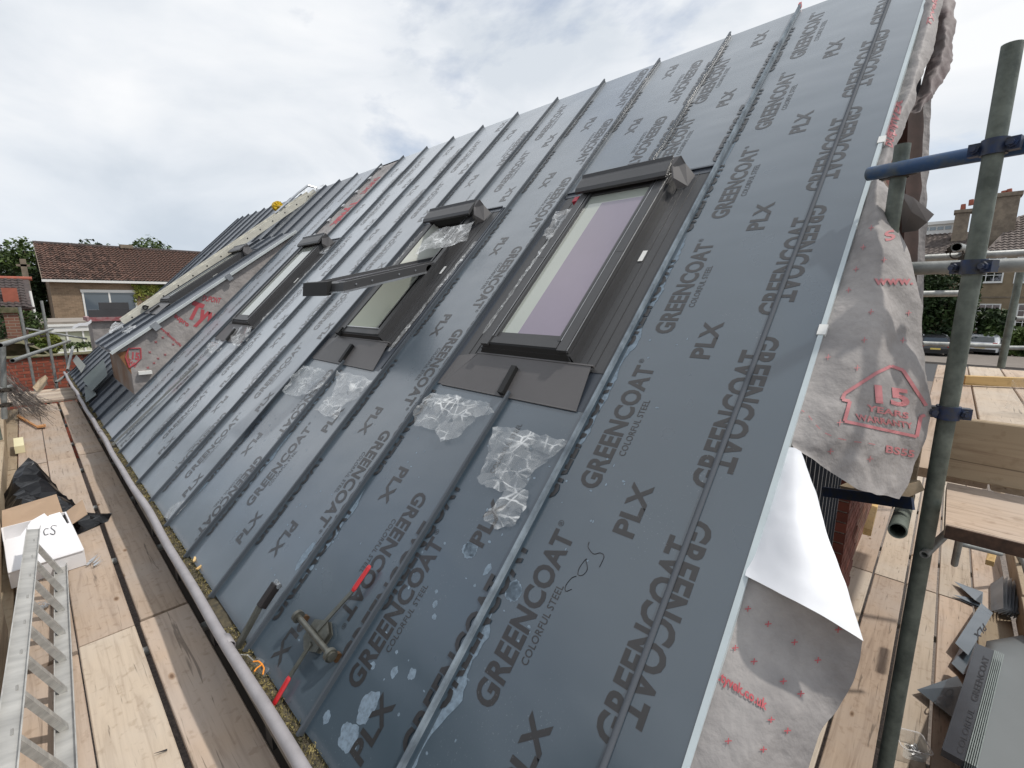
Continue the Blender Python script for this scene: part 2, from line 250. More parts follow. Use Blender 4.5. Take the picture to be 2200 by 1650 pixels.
# ------------------------------------------------------------------ mesh helpers
class MB:
    def __init__(s): s.v = []; s.f = []; s.mi = []; s.cur = 0
    def add(s, vs, fs):
        o = len(s.v); s.v += [Vector(p) for p in vs]; s.f += [[i+o for i in f] for f in fs]; s.mi += [s.cur]*len(fs)
        return s
    def box(s, a, b, M=None):
        x0, y0, z0 = a; x1, y1, z1 = b
        vs = [Vector(p) for p in ((x0,y0,z0),(x1,y0,z0),(x1,y1,z0),(x0,y1,z0),(x0,y0,z1),(x1,y0,z1),(x1,y1,z1),(x0,y1,z1))]
        if M: vs = [M @ p for p in vs]
        return s.add(vs, [(0,3,2,1),(4,5,6,7),(0,1,5,4),(1,2,6,5),(2,3,7,6),(3,0,4,7)])
    def cbox(s, a, b, c=0.004, M=None):
        """box with chamfered long edges (long axis x)"""
        x0, y0, z0 = a; x1, y1, z1 = b
        pr = [(y0+c,z0),(y1-c,z0),(y1,z0+c),(y1,z1-c),(y1-c,z1),(y0+c,z1),(y0,z1-c),(y0,z0+c)]
        vs = [Vector((x0,y,z)) for y, z in pr]+[Vector((x1,y,z)) for y, z in pr]
        if M: vs = [M @ p for p in vs]
        return s.add(vs, [(i, (i+1)%8, 8+(i+1)%8, 8+i)[::-1] for i in range(8)]+[list(range(8)), list(range(15,7,-1))])
    def prism(s, pts, d):
        """closed prism: polygon pts extruded by vector d"""
        n = len(pts); d = Vector(d); p = [Vector(q) for q in pts]
        return s.add(p+[q+d for q in p], [list(range(n))[::-1], list(range(n, 2*n))]+[(i, (i+1)%n, n+(i+1)%n, n+i) for i in range(n)])
    def tube(s, a, b, r, n=14, r2=None, hollow=0.0, caps=True):
        a = Vector(a); b = Vector(b); d = (b-a).normalized(); u = d.orthogonal().normalized(); w_ = d.cross(u); r2 = r if r2 is None else r2
        ring = lambda c, rr: [c+(u*cos(2*pi*i/n)+w_*sin(2*pi*i/n))*rr for i in range(n)]
        if hollow:
            vs = ring(a, r)+ring(b, r2)+ring(a, r-hollow)+ring(b, r2-hollow)
            fs = []
            for i in range(n):
                j = (i+1)%n
                fs += [(i,j,n+j,n+i), (2*n+j,2*n+i,3*n+i,3*n+j), (j,i,2*n+i,2*n+j), (n+i,n+j,3*n+j,3*n+i)]
            return s.add(vs, fs)
        vs = ring(a, r)+ring(b, r2)
        fs = [(i,(i+1)%n,n+(i+1)%n,n+i) for i in range(n)]
        if caps: fs += [list(range(n))[::-1], list(range(n,2*n))]
        return s.add(vs, fs)
    def path(s, pts, r, n=8):
        for a, b in zip(pts, pts[1:]): s.tube(a, b, r, n)
        return s
    def grid(s, fn, nu, nv):
        vs = [fn(i/nu, j/nv) for j in range(nv+1) for i in range(nu+1)]
        return s.add(vs, [(j*(nu+1)+i, j*(nu+1)+i+1, (j+1)*(nu+1)+i+1, (j+1)*(nu+1)+i) for j in range(nv) for i in range(nu)])
    def mesh(s, name, mats, smooth=False):
        me = bpy.data.meshes.new(name); me.from_pydata([tuple(p) for p in s.v], [], s.f)
        for m in (mats if isinstance(mats, (list, tuple)) else [mats]): me.materials.append(m)
        if any(s.mi): me.polygons.foreach_set('material_index', s.mi)
        if smooth: me.shade_smooth()
        me.update(); return me
W_ = {}
def link(name, me, parent=None, M=None, **pr):
    o = bpy.data.objects.new(name, me); scn.collection.objects.link(o)
    M = M or Matrix.Identity(4); W_[o.name] = M.copy()
    if parent is not None:
        o.parent = parent; o.matrix_basis = W_[parent.name].inverted() @ M
    else: o.matrix_basis = M
    for k, v in pr.items(): o[k] = v
    return o
def obj(name, mb, m, parent=None, M=None, smooth=False, **pr):
    o = link(name, mb.mesh(name, m, smooth), parent, M, **pr)
    if smooth:
        try: o.data.set_sharp_from_angle(angle=radians(40))
        except Exception: pass
    return o
def thing(name, label, cat, M=None, group=None):
    o = link(name, None, None, M, label=label, category=cat)
    if group: o['group'] = group
    return o
T = Matrix.Translation
def R(a, ax): return Matrix.Rotation(radians(a), 4, ax)
def frame_from(o, x, y):
    x = Vector(x).normalized(); z = x.cross(Vector(y)).normalized(); y = z.cross(x)
    return Matrix(((x.x,y.x,z.x,o[0]),(x.y,y.y,z.y,o[1]),(x.z,y.z,z.z,o[2]),(0,0,0,1)))
# text: unit meshes normalised to cap height 1, width w
TX = {}
dg = None
def textmesh(s, bold=0.03):
    key = (s, bold)
    if key in TX: return TX[key]
    cu = bpy.data.curves.new('t', 'FONT'); cu.body = s; cu.offset = bold; cu.resolution_u = 3; cu.fill_mode = 'FRONT'
    cu.space_character = 1.04
    o = bpy.data.objects.new('t', cu); scn.collection.objects.link(o)
    bpy.context.view_layer.update(); d = bpy.context.evaluated_depsgraph_get()
    me = bpy.data.meshes.new_from_object(o.evaluated_get(d))
    vs = [v.co.copy() for v in me.vertices]; fs = [list(p.vertices) for p in me.polygons]
    bpy.data.objects.remove(o); bpy.data.curves.remove(cu); bpy.data.meshes.remove(me)
    x0 = min(v.x for v in vs); x1 = max(v.x for v in vs); y0 = min(v.y for v in vs); y1 = max(v.y for v in vs)
    TX[key] = ([((v.x-x0)/(x1-x0), (v.y-y0)/(y1-y0)) for v in vs], fs, (x1-x0)/(y1-y0)); return TX[key]
def text_mb(s, O, U, V, bold=0.03, mb=None, off=None):
    """text fitted in the parallelogram O, U (baseline), V (up)"""
    p, f, _ = textmesh(s, bold); O = Vector(O); U = Vector(U); V = Vector(V); mb = mb or MB()
    n = U.cross(V).normalized()*(off or 0)
    return mb.add([O+U*a+V*b+n for a, b in p], f)
def clip_mesh(me, axis, val, keep_less=True):
    bm = bmesh.new(); bm.from_mesh(me); no = [0,0,0]; no[axis] = 1; co = [0,0,0]; co[axis] = val
    bmesh.ops.bisect_plane(bm, geom=bm.verts[:]+bm.edges[:]+bm.faces[:], plane_co=co, plane_no=no, clear_outer=keep_less, clear_inner=not keep_less)
    bm.to_mesh(me); bm.free()

# ------------------------------------------------------------------ ground
g = MB(); g.grid(lambda s, t: ((s-0.5)*900, (t-0.5)*900, 0), 2, 2); obj('ground', g, GRAVEL, kind='structure')
g = MB(); g.add([(30, -60, 0.004), (38.4, -60, 0.004), (38.4, 60, 0.004), (30, 60, 0.004)], [(0,1,2,3)]); obj('road', g, ROADM, kind='structure')
g = MB(); g.box((38.4, -60, -0.05), (46, 60, 0.12)); obj('pavement', g, PAVE, kind='structure')

# ================================================================== THE HOUSE BEING ROOFED
EX, EZ, VL = 0.498, 2.468, 4.71
SQ = sqrt(0.5)
RM = Matrix(((0, SQ, -SQ, EX), (-1, 0, 0, 0), (0, SQ, SQ, EZ), (0, 0, 0, 1)))   # local x = -u (along eave), y = v (up slope), z = off the roof
def rw(u, v, h=0.0): return RM @ Vector((-u, v, h))
house = thing('house', 'low house with a new dark grey standing seam metal roof and film lettering', 'house')
# roof deck below the sheets, left open under the roof windows
WIN = [(1.475, 2.30), (3.05, 2.30), (5.66, 2.30)]
dk = MB()
def rbox(mb, u0, u1, v0, v1, h0, h1): mb.box((-u1, v0, h0), (-u0, v1, h1))
us = [0.33, 1.2, 1.75, 2.775, 3.325, 5.385, 5.935, 12.66]
for a, b in zip(us, us[1:]):
    if any(abs((a+b)/2-c) < 0.05 for c, _ in WIN):
        rbox(dk, a, b, 0.0, 1.65, -0.16, -0.012); rbox(dk, a, b, 2.95, 4.68, -0.16, -0.012)
    else: rbox(dk, a, b, 0.0, 4.68, -0.16, -0.012)
obj('roof_deck', dk, TYVEK, house, RM)
DOF0, DOF1, DX0, DXK = 7.03, 9.0, 0.66, 2.87     # dormer extent along eave, front X, X where its roof meets the main slope
TD = tan(radians(35.4))
def dz(X): return 3.30+(X-0.68)*TD
seams = [0.31, 0.99, 1.43, 1.98, 2.5, 3.02, 3.55, 4.08, 4.6, 5.13, 5.65, 6.22, 6.92]
segs = []
for i, (a, b) in enumerate(zip(seams, seams[1:])):
    mid = (a+b)/2
    if i in (1, 2, 4, 5): segs += [(a, b, -0.03, 1.42, i), (a, b, 3.0, VL, i)]
    elif i == 9: segs += [(a, b, -0.03, 1.42, i), (a, b, 3.0, VL, i)]
    elif i == 10: segs += [(a, b, -0.03, 1.42, i)]
    else: segs += [(a, b, -0.03, VL, i)]
far = [DOF0+(12.62-DOF0)*k/11 for k in range(12)]
PAN = {}
def pan(a, b, v0, v1, m, nm='roof_panel', seed=0, gap=0.0):
    us_ = [a, a+0.010, a+0.020, a+0.032, (a+b)/2, b-0.032, b-0.020, b-0.010, b]; hs_ = [0.0032, 0.0018, 0.0007, 0, 0, 0, 0.0007, 0.0018, 0.0032]
    if b-a < 0.1: us_ = [a, b]; hs_ = [0, 0]
    k_ = len(us_)-1
    p = MB(); p.grid(lambda s, t: Vector((-us_[round(s*k_)], v0+(v1-v0)*t, hs_[round(s*k_)] if not (a < 0.4 and round(s*k_) < 4) else 0)), k_, 4)
    # turned-down lower edge
    p.add([(-a, v0, 0), (-b, v0, 0), (-b, v0-0.004, -0.022), (-a, v0-0.004, -0.022)], [(0,1,2,3)])
    return obj(nm, p, m, house, RM, smooth=True)
for a, b, v0, v1, i in segs:
    PAN.setdefault(i, []).append((pan(a, b, v0, v1, BLUEFILM if i == 11 else STEEL, seed=i*1.7), v0, v1))
# standing seams (double fold: web with a rolled head)
def seam(u, v0, v1, h=0.026, m=STEEL, lift=0.0):
    p = MB(); rbox(p, u-0.003, u+0.003, v0, v1, -0.004, h*0.62); rbox(p, u-0.0065, u+0.005, v0-0.001, v1+0.001, h*0.62, h)
    obj('standing_seam', p, m, house, RM)
SEAMM = film_metal('seam_steel', (0.05, 0.06, 0.072), (0.085, 0.10, 0.118), 0.5, 0.0, 1.5, 0.15)
for k, u in enumerate(seams[1:]):
    m = SEAMM
    if k in (1, 4): seam(u, -0.045, 1.42 if k != 9 else 1.42, m=m); seam(u, 3.0, VL+0.012, m=m)
    elif k == 9: seam(u, -0.045, 1.42, m=m); seam(u, 3.0, VL+0.01, m=m)
    elif k == 0: seam(u, -0.05, VL+0.02, 0.03, mat('pale_filmed_seam', (0.27, 0.32, 0.36), 0.65, col2=(0.12, 0.145, 0.17), nscale=9, spec=0.2))  # film strip and its silvery highlight put into a paler seam colour
    else: seam(u, -0.045, VL+0.02, m=m)
# rolled bead near the verge
p = MB(); p.tube((-0.475, -0.02, 0.003), (-0.475, VL, 0.003), 0.0085, 24); obj('rolled_bead', p, mat('bead_steel', (0.10, 0.11, 0.125), 0.75, spec=0.15), house, RM, smooth=True)
# verge trim
p = MB(); rbox(p, 0.300, 0.31, -0.03, VL, -0.03, 0.004); rbox(p, 0.31, 0.315, -0.03, VL, 0.0005, 0.004); obj('verge_trim', p, TRIM, house, RM)
p = MB()
for v in (1.86, 2.94, 4.35): rbox(p, 0.294, 0.319, v, v+0.045, -0.03, 0.0065)
obj('verge_clip', p, WPAINT, house, RM)
p = MB(); rbox(p, 0.985, 1.0, VL+0.02, VL+0.05, 0.0, 0.03); obj('red_clamp', p, REDG, house, RM)
# far field: panels in front of the dormer, above its kink and beyond it
far = [6.92, 7.5, 8.0, 8.5, 9.0, 9.5, 10.0, 10.45, 10.9, 11.4, 11.9, 12.3, 12.66]
for k, (a, b) in enumerate(zip(far, far[1:])):
    if b <= 12.31:
        pan(max(a, 7.03) if k else 7.03, b, 3.36, VL, STEEL2, seed=k); pan(max(a, 7.03), b, -0.03, 0.44, STEEL2, seed=k+20)
        if k: seam(a, 3.34, VL+0.02, 0.028, STEEL2); seam(a, -0.04, 0.42, 0.028, STEEL2)
        c0 = max(a, 7.03)
        if b > 9.01:
            pan(max(a, 7.03), b, 0.44, 3.36, STEEL2, seed=k+40); seam(a, 0.42, 3.36, 0.028, STEEL2); continue
        q = MB(); q.grid(lambda s, t: Vector((DX0+(DXK-DX0)*t, c0+(b-c0)*s, dz(DX0+(DXK-DX0)*t)+0.02)), 2, 6)
        q.add([(DX0, c0, dz(DX0)+0.02), (DX0, b, dz(DX0)+0.02), (DX0-0.004, b, dz(DX0)-0.02), (DX0-0.004, c0, dz(DX0)-0.02)], [(0,1,2,3)])
        obj('dormer_panel', q, STEEL2, house)
        if k:
            q = MB(); Md = frame_from((DX0, a, dz(DX0)+0.02), (1, 0, TD), (0, 1, 0)); Lm = (DXK-DX0)/cos(radians(35.4))
            q.box((-0.02, -0.006, 0), (Lm, 0.006, 0.028)); obj('standing_seam', q, STEEL2, house, Md)
    else: pan(a, b, -0.03, VL, STEEL2, seed=k); seam(a, -0.04, VL+0.02, 0.028, STEEL2); seam(b-0.006, -0.04, VL+0.02, 0.02, STEEL2)
# dormer carcass, cheek, front
q = MB(); q.prism([(0.80, 7.05, 2.77), (2.86, 7.05, 4.83), (0.70, 7.05, 3.30), (0.80, 7.05, 3.30)][::-1], (0, 0.06, 0))
ck = obj('dormer_cheek', q, TYVEK, house)
q = MB(); q.box((0.80, 7.12, 2.72), (0.86, 8.93, 3.36)); q.prism([(0.80, 8.9, 2.77), (2.86, 8.9, 4.83), (0.80, 8.9, 3.36)], (0, 0.04, 0)); obj('dormer_front', q, mat('board_sheathing', (0.22, 0.13, 0.08), 0.85, col2=(0.30, 0.27, 0.25), nscale=2), house)
q = MB(); q.prism([(0.70, 7.05, 3.27), (0.80, 7.05, 3.32), (0.80, 7.05, 3.02)], (0, 0.01, 0)); obj('bare_sheathing', q, mat('osb', (0.30, 0.14, 0.06), 0.85, col2=(0.2, 0.1, 0.05), nscale=20), house)
# pale flashing edge of the dormer verge
q = MB(); Md = frame_from((DX0-0.02, 7.0, dz(DX0-0.02)+0.01), (1, 0, TD), (0, 1, 0)); Lm = (DXK-DX0+0.02)/cos(radians(35.4))
q.box((0, -0.010, -0.008), (Lm, 0.0, 0.022)); q.box((0, 0.0, 0.014), (Lm, 0.03, 0.022)); obj('verge_trim', q, mat('pale_flashing', (0.62, 0.66, 0.66), 0.4, metal=0.2, var=0.15), house, Md)
q = MB(); q.box((0.5, -0.02, -0.055), (0.58, 0.005, 0.035)); q.box((1.55, -0.02, -0.045), (1.62, 0.005, 0.035)); obj('holding_clip', q, SILVER, house, Md)
q = MB(); q.box((0.86, 7.0, 3.01), (0.99, 7.05, 3.05)); obj('white_block', q, WPAINT, house)
# prints on the cheek (plane y = 7.05)
def wall_text(s, a, b, up, Y, m, bold=0.03, par=house, nm='printed_text'):
    A = Vector(a); U = Vector(b)-A; V = Vector(up)-A
    mb = text_mb(s, A, U, V, bold)
    for v in mb.v: v.y = Y
    return obj(nm, mb, m, par)
YC = 7.047
wall_text('15', (0.820, 7.047, 3.200), (0.888, 7.047, 3.183), (0.835, 7.047, 3.289), YC, REDINK, 0.05, ck)
wall_text('YEARS', (0.763, 7.047, 3.195), (0.838, 7.047, 3.097), (0.789, 7.047, 3.231), YC, REDINK, 0.03, ck)
wall_text('www.constructio', (1.129, 7.047, 3.552), (1.313, 7.047, 3.315), (1.155, 7.047, 3.574), YC, REDINK, 0.03, ck)
wall_text('supro', (1.279, 7.047, 3.673), (1.411, 7.047, 3.540), (1.309, 7.047, 3.729), YC, REDINK, 0.04, ck)
wall_text('Tyv', (1.369, 7.045, 3.612), (1.662, 7.045, 3.492), (1.518, 7.045, 3.890), YC, REDINK, 0.05, ck)
wall_text('DUPONT', (1.610, 7.047, 3.889), (1.806, 7.047, 3.853), (1.638, 7.047, 3.960), YC, REDINK, 0.03, ck)
q = MB()
for pts in ([(271,767),(284,750),(302,749),(300,772),(289,779),(276,790),(268,785),(271,767)],):
    P_ = None
hs_pts = [(0.767, 7.046, 3.228), (0.805, 7.046, 3.330), (0.918, 7.046, 3.327), (0.908, 7.046, 3.204), (0.858, 7.046, 3.152), (0.787, 7.046, 3.103), (0.767, 7.046, 3.228)]
q.path(hs_pts, 0.008, 6); obj('printed_house_outline', q, REDINK, ck)
q = MB()
for c in ((1.074, 7.046, 3.390), (1.150, 7.046, 3.442), (1.001, 7.046, 3.270), (1.074, 7.046, 3.188), (1.027, 7.046, 3.135), (1.149, 7.046, 3.228), (1.244, 7.046, 3.349), (0.962, 7.046, 3.084), (1.211, 7.046, 3.491)):
    for d in ((0.012,0,0.012), (0.012,0,-0.012)):
        a = Vector(c)-Vector(d); b = Vector(c)+Vector(d); q.tube(a, b, 0.0025, 5)
obj('printed_crosses', q, REDINK, ck)
# bare membrane strip above the third window: battens and clips
q = MB(); rbox(q, 5.66, 6.2, 3.0, 4.68, -0.012, -0.004); st = obj('bare_membrane_strip', q, TYVEK, house, RM)
mbx = text_mb('DUPONT', (-6.0, 4.35, -0.002), (0, -0.36, 0), (0.16, 0, 0)); obj('printed_text', mbx, REDINK, st, RM)
mbx = text_mb('Tyvek', (-6.05, 3.85, -0.002), (0, -0.5, 0), (0.3, 0, 0), 0.05); obj('printed_text', mbx, REDINK, st, RM)
q = MB()
for v in (3.15, 3.45, 3.75, 4.05, 4.35, 4.6): rbox(q, 6.1, 6.16, v, v+0.05, -0.004, 0.022)
obj('seam_clips', q, SILVER, house, RM)
q = MB(); rbox(q, 6.215, 6.9, 0, VL+0.05, 0.002, 0.003)
# walls
for y_ in (0.42, 12.3):
    w1 = MB(); w1.prism([(0.62, y_, 0), (0.62, y_, 2.47), (3.83, y_, 5.60), (7.04, y_, 2.47), (7.04, y_, 0)], (0, 0.22, 0)); obj('wall', w1, WALLB, house)
w1 = MB(); w1.box((0.62, 0.64, 0), (0.84, 12.3, 2.47)); obj('wall', w1, WALLB, house)
w1 = MB(); w1.box((6.82, 0.64, 0), (7.04, 12.3, 2.47)); obj('wall', w1, WALLB, house)
w1 = MB(); w1.box((0.84, 0.64, 2.2), (6.82, 12.3, 2.3)); obj('attic_floor', w1, DARKIN, house)
q = MB(); q.box((0.52, 0.33, 0.8), (0.618, 12.6, 2.383)); obj('fascia', q, mat('dark_fascia', (0.02, 0.018, 0.016), 0.9, var=0.5, nscale=8), house)  # fascia run down over the brick, shade of the gap put into its colour
q = MB(); q.prism([rw(12.6, VL, -0.17), rw(0.34, VL, -0.17), rw(0.34, VL, 0), rw(12.6, VL, 0)], (3.33, 0, -3.33)); obj('rear_slope', q, STEEL2, house)
# dark standing-seam cladding on the gable below the verge and the brick corner beyond it
q = MB(); q.prism([(0.62, 0.40, 1.2), (0.62, 0.40, 2.35), (3.5, 0.40, 5.2), (3.5, 0.40, 1.2)][::-1], (0, 0.018, 0))
for k in range(24):
    X = 0.7+k*0.117; q.box((X, 0.375, 1.2), (X+0.012, 0.40, min(5.2, X+1.75)))
obj('gable_cladding', q, STEEL2, house)
bm_ = MB(); bm_.box((0, 0, 0), (0.205, 0.1, 0.063)); bme = bm_.mesh('brick', REDB)
REDD = mat('dark_red_brick', (0.19, 0.055, 0.035), 0.85, col2=(0.12, 0.035, 0.025), nscale=5, objvar=0.25)
bmd = bm_.mesh('brick', REDD)
q = MB(); q.box((3.62, 0.345, 0.3), (4.3, 0.62, 2.95)); cor = obj('brick_corner', q, MORTAR, house)
for r_ in range(29):
    link('brick', bmd, cor, T((3.61, 0.54, 0.78+r_*0.075)) @ R(-90, 'Z'))
    for c_ in range(3): link('brick', bmd, cor, T((3.63+c_*0.225+(r_%2)*0.1, 0.335, 0.78+r_*0.075)))
# gutter with lip pipe, dirt and moss
q = MB()
q.add([(0.435, 0.32, 2.45), (0.435, 12.7, 2.45), (0.45, 12.7, 2.40), (0.45, 0.32, 2.40), (0.50, 12.7, 2.385), (0.50, 0.32, 2.385), (0.56, 12.7, 2.42), (0.56, 0.32, 2.42)], [(0,1,2,3), (3,2,4,5), (5,4,6,7)])
obj('gutter', q, LINER, house)
q = MB(); q.box((0.408, 0.3, 2.385), (0.425, 12.7, 2.462)); obj('gutter_board', q, LINER, house)
pts = []
for k in range(64):
    y = 0.2+k*0.2; pts.append(Vector((0.41+0.004*sin(y*2.1)+0.003*sin(y*5.3), y, 2.47+0.006*sin(y*3.3+1))))
q = MB(); q.path(pts, 0.021, 14); obj('gutter_lip_pipe', q, GREYP, house, smooth=True)
q = MB(); q.tube((0.411, 2.02, 2.471), (0.411, 2.09, 2.471), 0.0245, 14, hollow=0.003); q.tube((0.411, 6.6, 2.471), (0.411, 6.68, 2.471), 0.0245, 14, hollow=0.003); obj('pipe_collar', q, GREYP, house, smooth=True)
q = MB(); q.grid(lambda s, t: Vector((0.43+0.075*s, 0.32+12.3*t, 2.435+0.01*noise.noise(Vector((s*2, t*120, 0))))), 3, 260); obj('gutter_dirt', q, SOIL, house, kind='stuff')
q = MB(); rnd = random.Random(3)
for k in range(15000):
    y = 0.32+12*rnd.random()**1.5
    if noise.noise(Vector((y*1.9, 0, 3))) < -0.22: continue
    x = 0.432+0.062*rnd.random(); c = Vector((x, y, 2.437+0.012*rnd.random())); s_ = 0.004+0.009*rnd.random()
    d1 = Vector((rnd.uniform(-1,1), rnd.uniform(-1,1), rnd.uniform(0.2,1.2)))*s_; d2 = Vector((rnd.uniform(-1,1), rnd.uniform(-1,1), 0.2))*s_*0.35
    q.add([c-d2, c+d2, c+d1], [(0,1,2)])
obj('gutter_moss', q, MOSSM, house, kind='stuff')
# gutter brackets / tube stubs in the dark gap below
q = MB()
for k in range(16): q.box((0.44, 0.9+k*0.78, 2.2), (0.52, 0.97+k*0.78, 2.30))
obj('gutter_brackets', q, BLACK, house)

# ------------------------------------------------------------------ lettering printed on the film
def lett(s, L, H, bold):
    key = ('m', s, L, H)
    if key not in TX: TX[key] = text_mb(s, (0,0,0), (L,0,0), (0,H,0), bold).mesh('lettering', INK)
    return TX[key]
def put(me, u, v, up, parent, h=0.0009):
    """up: reads up the slope with letter tops toward +u ; otherwise reads down with tops toward -u"""
    M = RM @ T((-u, v, h)) @ R(90 if up else -90, 'Z')
    return link('printed_lettering', me, parent, M)
GC = lett('GREENCOAT', 0.553, 0.082, 0.035); CS = lett('COLORFUL STEEL', 0.245, 0.025, 0.004); PL = lett('PLX', 0.185, 0.073, 0.035); RG = lett('\u00ae', 0.022, 0.022, 0.0)
def rows(ix, up, ug, v0, ucs, upl, vpl, vr, pv, halves=()):
    for o, a, b in PAN.get(ix, []):
        k = -3
        while k < 9:
            v = v0+k*0.724; k += 1
            def ok(lo, hi): return lo > a+0.005 and hi < b-0.005
            if up:
                if ok(v, v+0.553): put(GC, ug, v, True, o); put(RG, ug+0.06, v+0.563, True, o)
                if ok(v+0.15, v+0.4): put(CS, ucs, v+0.15, True, o)
                if ok(v+vpl, v+vpl+0.19): put(PL, upl, v+vpl, True, o)
            else:
                if ok(v-0.553, v): put(GC, ug, v, False, o); put(RG, ug-0.06, v-0.563, False, o)
                if ok(v-0.4, v-0.15): put(CS, ucs, v-0.15, False, o)
                if ok(v-vpl-0.19, v-vpl): put(PL, upl, v-vpl, False, o)
# (baseline u, start v, subtitle u, PLX u, PLX offset)
rows(0, True, 0.812, 0.385, 0.772, 0.628, 0.612, 0, 0)
rows(1, True, 1.31, 0.165, 1.272, 1.135, 0.60, 0, 0)
rows(2, False, 1.62, 0.85, 1.655, 1.825, 0.655, 0, 0)
rows(3, False, 2.13, 1.06, 2.165, 2.33, 0.61, 0, 0)
rows(4, True, 2.80, 0.36, 2.765, 2.62, 0.56, 0, 0)
rows(5, False, 3.16, 0.62, 3.195, 3.40, 0.60, 0, 0)
rows(6, True, 3.86, 0.22, 3.825, 3.66, 0.64, 0, 0)
rows(7, False, 4.22, 0.75, 4.255, 4.47, 0.60, 0, 0)
rows(8, True, 4.93, 0.30, 4.895, 4.72, 0.62, 0, 0)
rows(9, False, 5.27, 0.66, 5.305, 5.52, 0.60, 0, 0)
rows(10, True, 5.98, 0.10, 5.945, 5.80, 0.62, 0, 0)
rows(11, True, 6.52, 0.35, 6.485, 6.75, 0.62, 0, 0)
# rows cut by the folds: clipped letters running beside a seam
def cutmesh(frac, top):
    """keeps the upper or lower part of the GREENCOAT row"""
    key = ('c', frac, top)
    if key not in TX:
        me = text_mb('GREENCOAT', (0,0,0), (0.553,0,0), (0,0.082,0), 0.035).mesh('lettering', INK)
        clip_mesh(me, 1, 0.082*frac, keep_less=not top); TX[key] = me
    return TX[key]
def cutrow(ix, useam, side, top, up, frac, v0):
    """side +1: on the +u side of the seam"""
    me = cutmesh(frac, top)
    for o, a, b in PAN.get(ix, []):
        for k in range(-2, 9):
            v = v0+k*0.724
            lo, hi = (v, v+0.553) if up else (v-0.553, v)
            if lo < a+0.01 or hi > b-0.01: continue
            # up: u = ub + y ; down: u = ub - y
            if up: ub = useam - 0.082*frac if side > 0 else useam - 0.082*frac
            else: ub = useam + 0.082*frac
            put(me, ub, v, up, o, 0.0009 if abs(useam-0.475) < 0.02 else 0.0036)
cutrow(0, 0.484, 1, True, True, 0.45, 0.50)
cutrow(0, 0.466, -1, True, False, 0.42, 1.12)
cutrow(0, 0.976, -1, False, True, 0.28, 0.30)
cutrow(1, 1.003, 1, True, True, 0.5, 0.155)
cutrow(1, 1.417, -1, False, True, 0.3, 0.4)
cutrow(2, 1.967, -1, False, True, 0.4, 0.1)
cutrow(2, 1.443, 1, True, True, 0.55, 0.2)
cutrow(3, 2.487, -1, False, True, 0.4, 0.25)
cutrow(3, 1.993, 1, True, True, 0.6, 0.3)
cutrow(4, 3.007, -1, False, True, 0.35, 0.1)
cutrow(5, 3.537, -1, False, True, 0.4, 0.3)
cutrow(6, 4.067, -1, False, True, 0.4, 0.05)
cutrow(7, 4.587, -1, False, True, 0.4, 0.2)
cutrow(8, 5.117, -1, False, True, 0.4, 0.3)
cutrow(10, 6.2, -1, False, True, 0.4, 0.1)
cutrow(11, 6.90, -1, False, True, 0.5, 0.2)
# handwritten marks
def scribble(pts, M, m=PEN, r=0.0012, parent=None, nm='handwriting', h=0.0012):
    q = MB(); P_ = [Vector(p) for p in pts]; out = []
    n = len(P_)
    for i in range(n-1):
        p0 = P_[max(0,i-1)]; p1 = P_[i]; p2 = P_[i+1]; p3 = P_[min(n-1,i+2)]
        for k in range(6):
            t = k/6; out.append(0.5*((2*p1)+(p2-p0)*t+(2*p0-5*p1+4*p2-p3)*t*t+(3*p1-p0-3*p2+p3)*t*t*t))
    out.append(P_[-1]); q.path(out, r, 5); return obj(nm, q, m, parent, M)
def ruv(l, h=0.0008): return [(-u, v, h) for u, v in l]
o0 = PAN[0][0][0]
scribble(ruv([(0.758, 0.938), (0.753, 0.921), (0.727, 0.909), (0.707, 0.920), (0.691, 0.914), (0.691, 0.879)]), RM, parent=o0)
scribble(ruv([(0.738, 0.884), (0.744, 0.883), (0.751, 0.852), (0.746, 0.832), (0.731, 0.836), (0.725, 0.859), (0.744, 0.883)]), RM, parent=o0)
scribble(ruv([(0.749, 0.825), (0.761, 0.813), (0.768, 0.786), (0.760, 0.771), (0.745, 0.784)]), RM, parent=o0)

# ------------------------------------------------------------------ dried water stains under the film
def blob(cu, cv, ru, rv, seed, ang=0.0, n=34, jag=0.35):
    pts = []
    for i in range(n):
        a = 2*pi*i/n; r = 1+jag*noise.noise(Vector((cos(a)*1.3+seed, sin(a)*1.3, seed*2)))+0.18*noise.noise(Vector((cos(a)*5, sin(a)*5+seed, 1)))
        x = ru*r*cos(a); y = rv*r*sin(a); pts.append((cu+x*cos(ang)-y*sin(ang), cv+x*sin(ang)+y*cos(ang)))
    return pts
def stain(mb, pts, h=0.0005): mb.add([(-u, v, h) for u, v in pts], [list(range(len(pts)))])
def streak(mb, useam, side, v0, v1, wmax, seed, h=0.0012):
    """ragged band along a seam"""
    n = int((v1-v0)/0.02); top = []; bot = []
    for i in range(n+1):
        v = v0+(v1-v0)*i/n; w_ = wmax*(0.45+0.9*noise.noise(Vector((v*7, seed, 0)))+0.35*noise.noise(Vector((v*30, seed, 4))))*min(1, i/4, (n-i)/4)
        top.append((useam+side*0.022, v)); bot.append((useam+side*(0.022+max(0.0006, w_)), v))
    for i in range(n):
        a, b, c, d = top[i], bot[i], bot[i+1], top[i+1]
        mb.add([(-a[0],a[1],h), (-b[0],b[1],h), (-c[0],c[1],h), (-d[0],d[1],h)], [(0,1,2,3) if side < 0 else (3,2,1,0)])
sm = MB()
for k, (x, y) in enumerate([(0.932, 0.694), (1.184, 0.742), (0.985, 0.933), (0.983, 1.214), (0.972, 1.274), (0.962, 1.021)]):
    if k in (0, 1): stain(sm, blob(x, y, 0.03, 0.03, k))
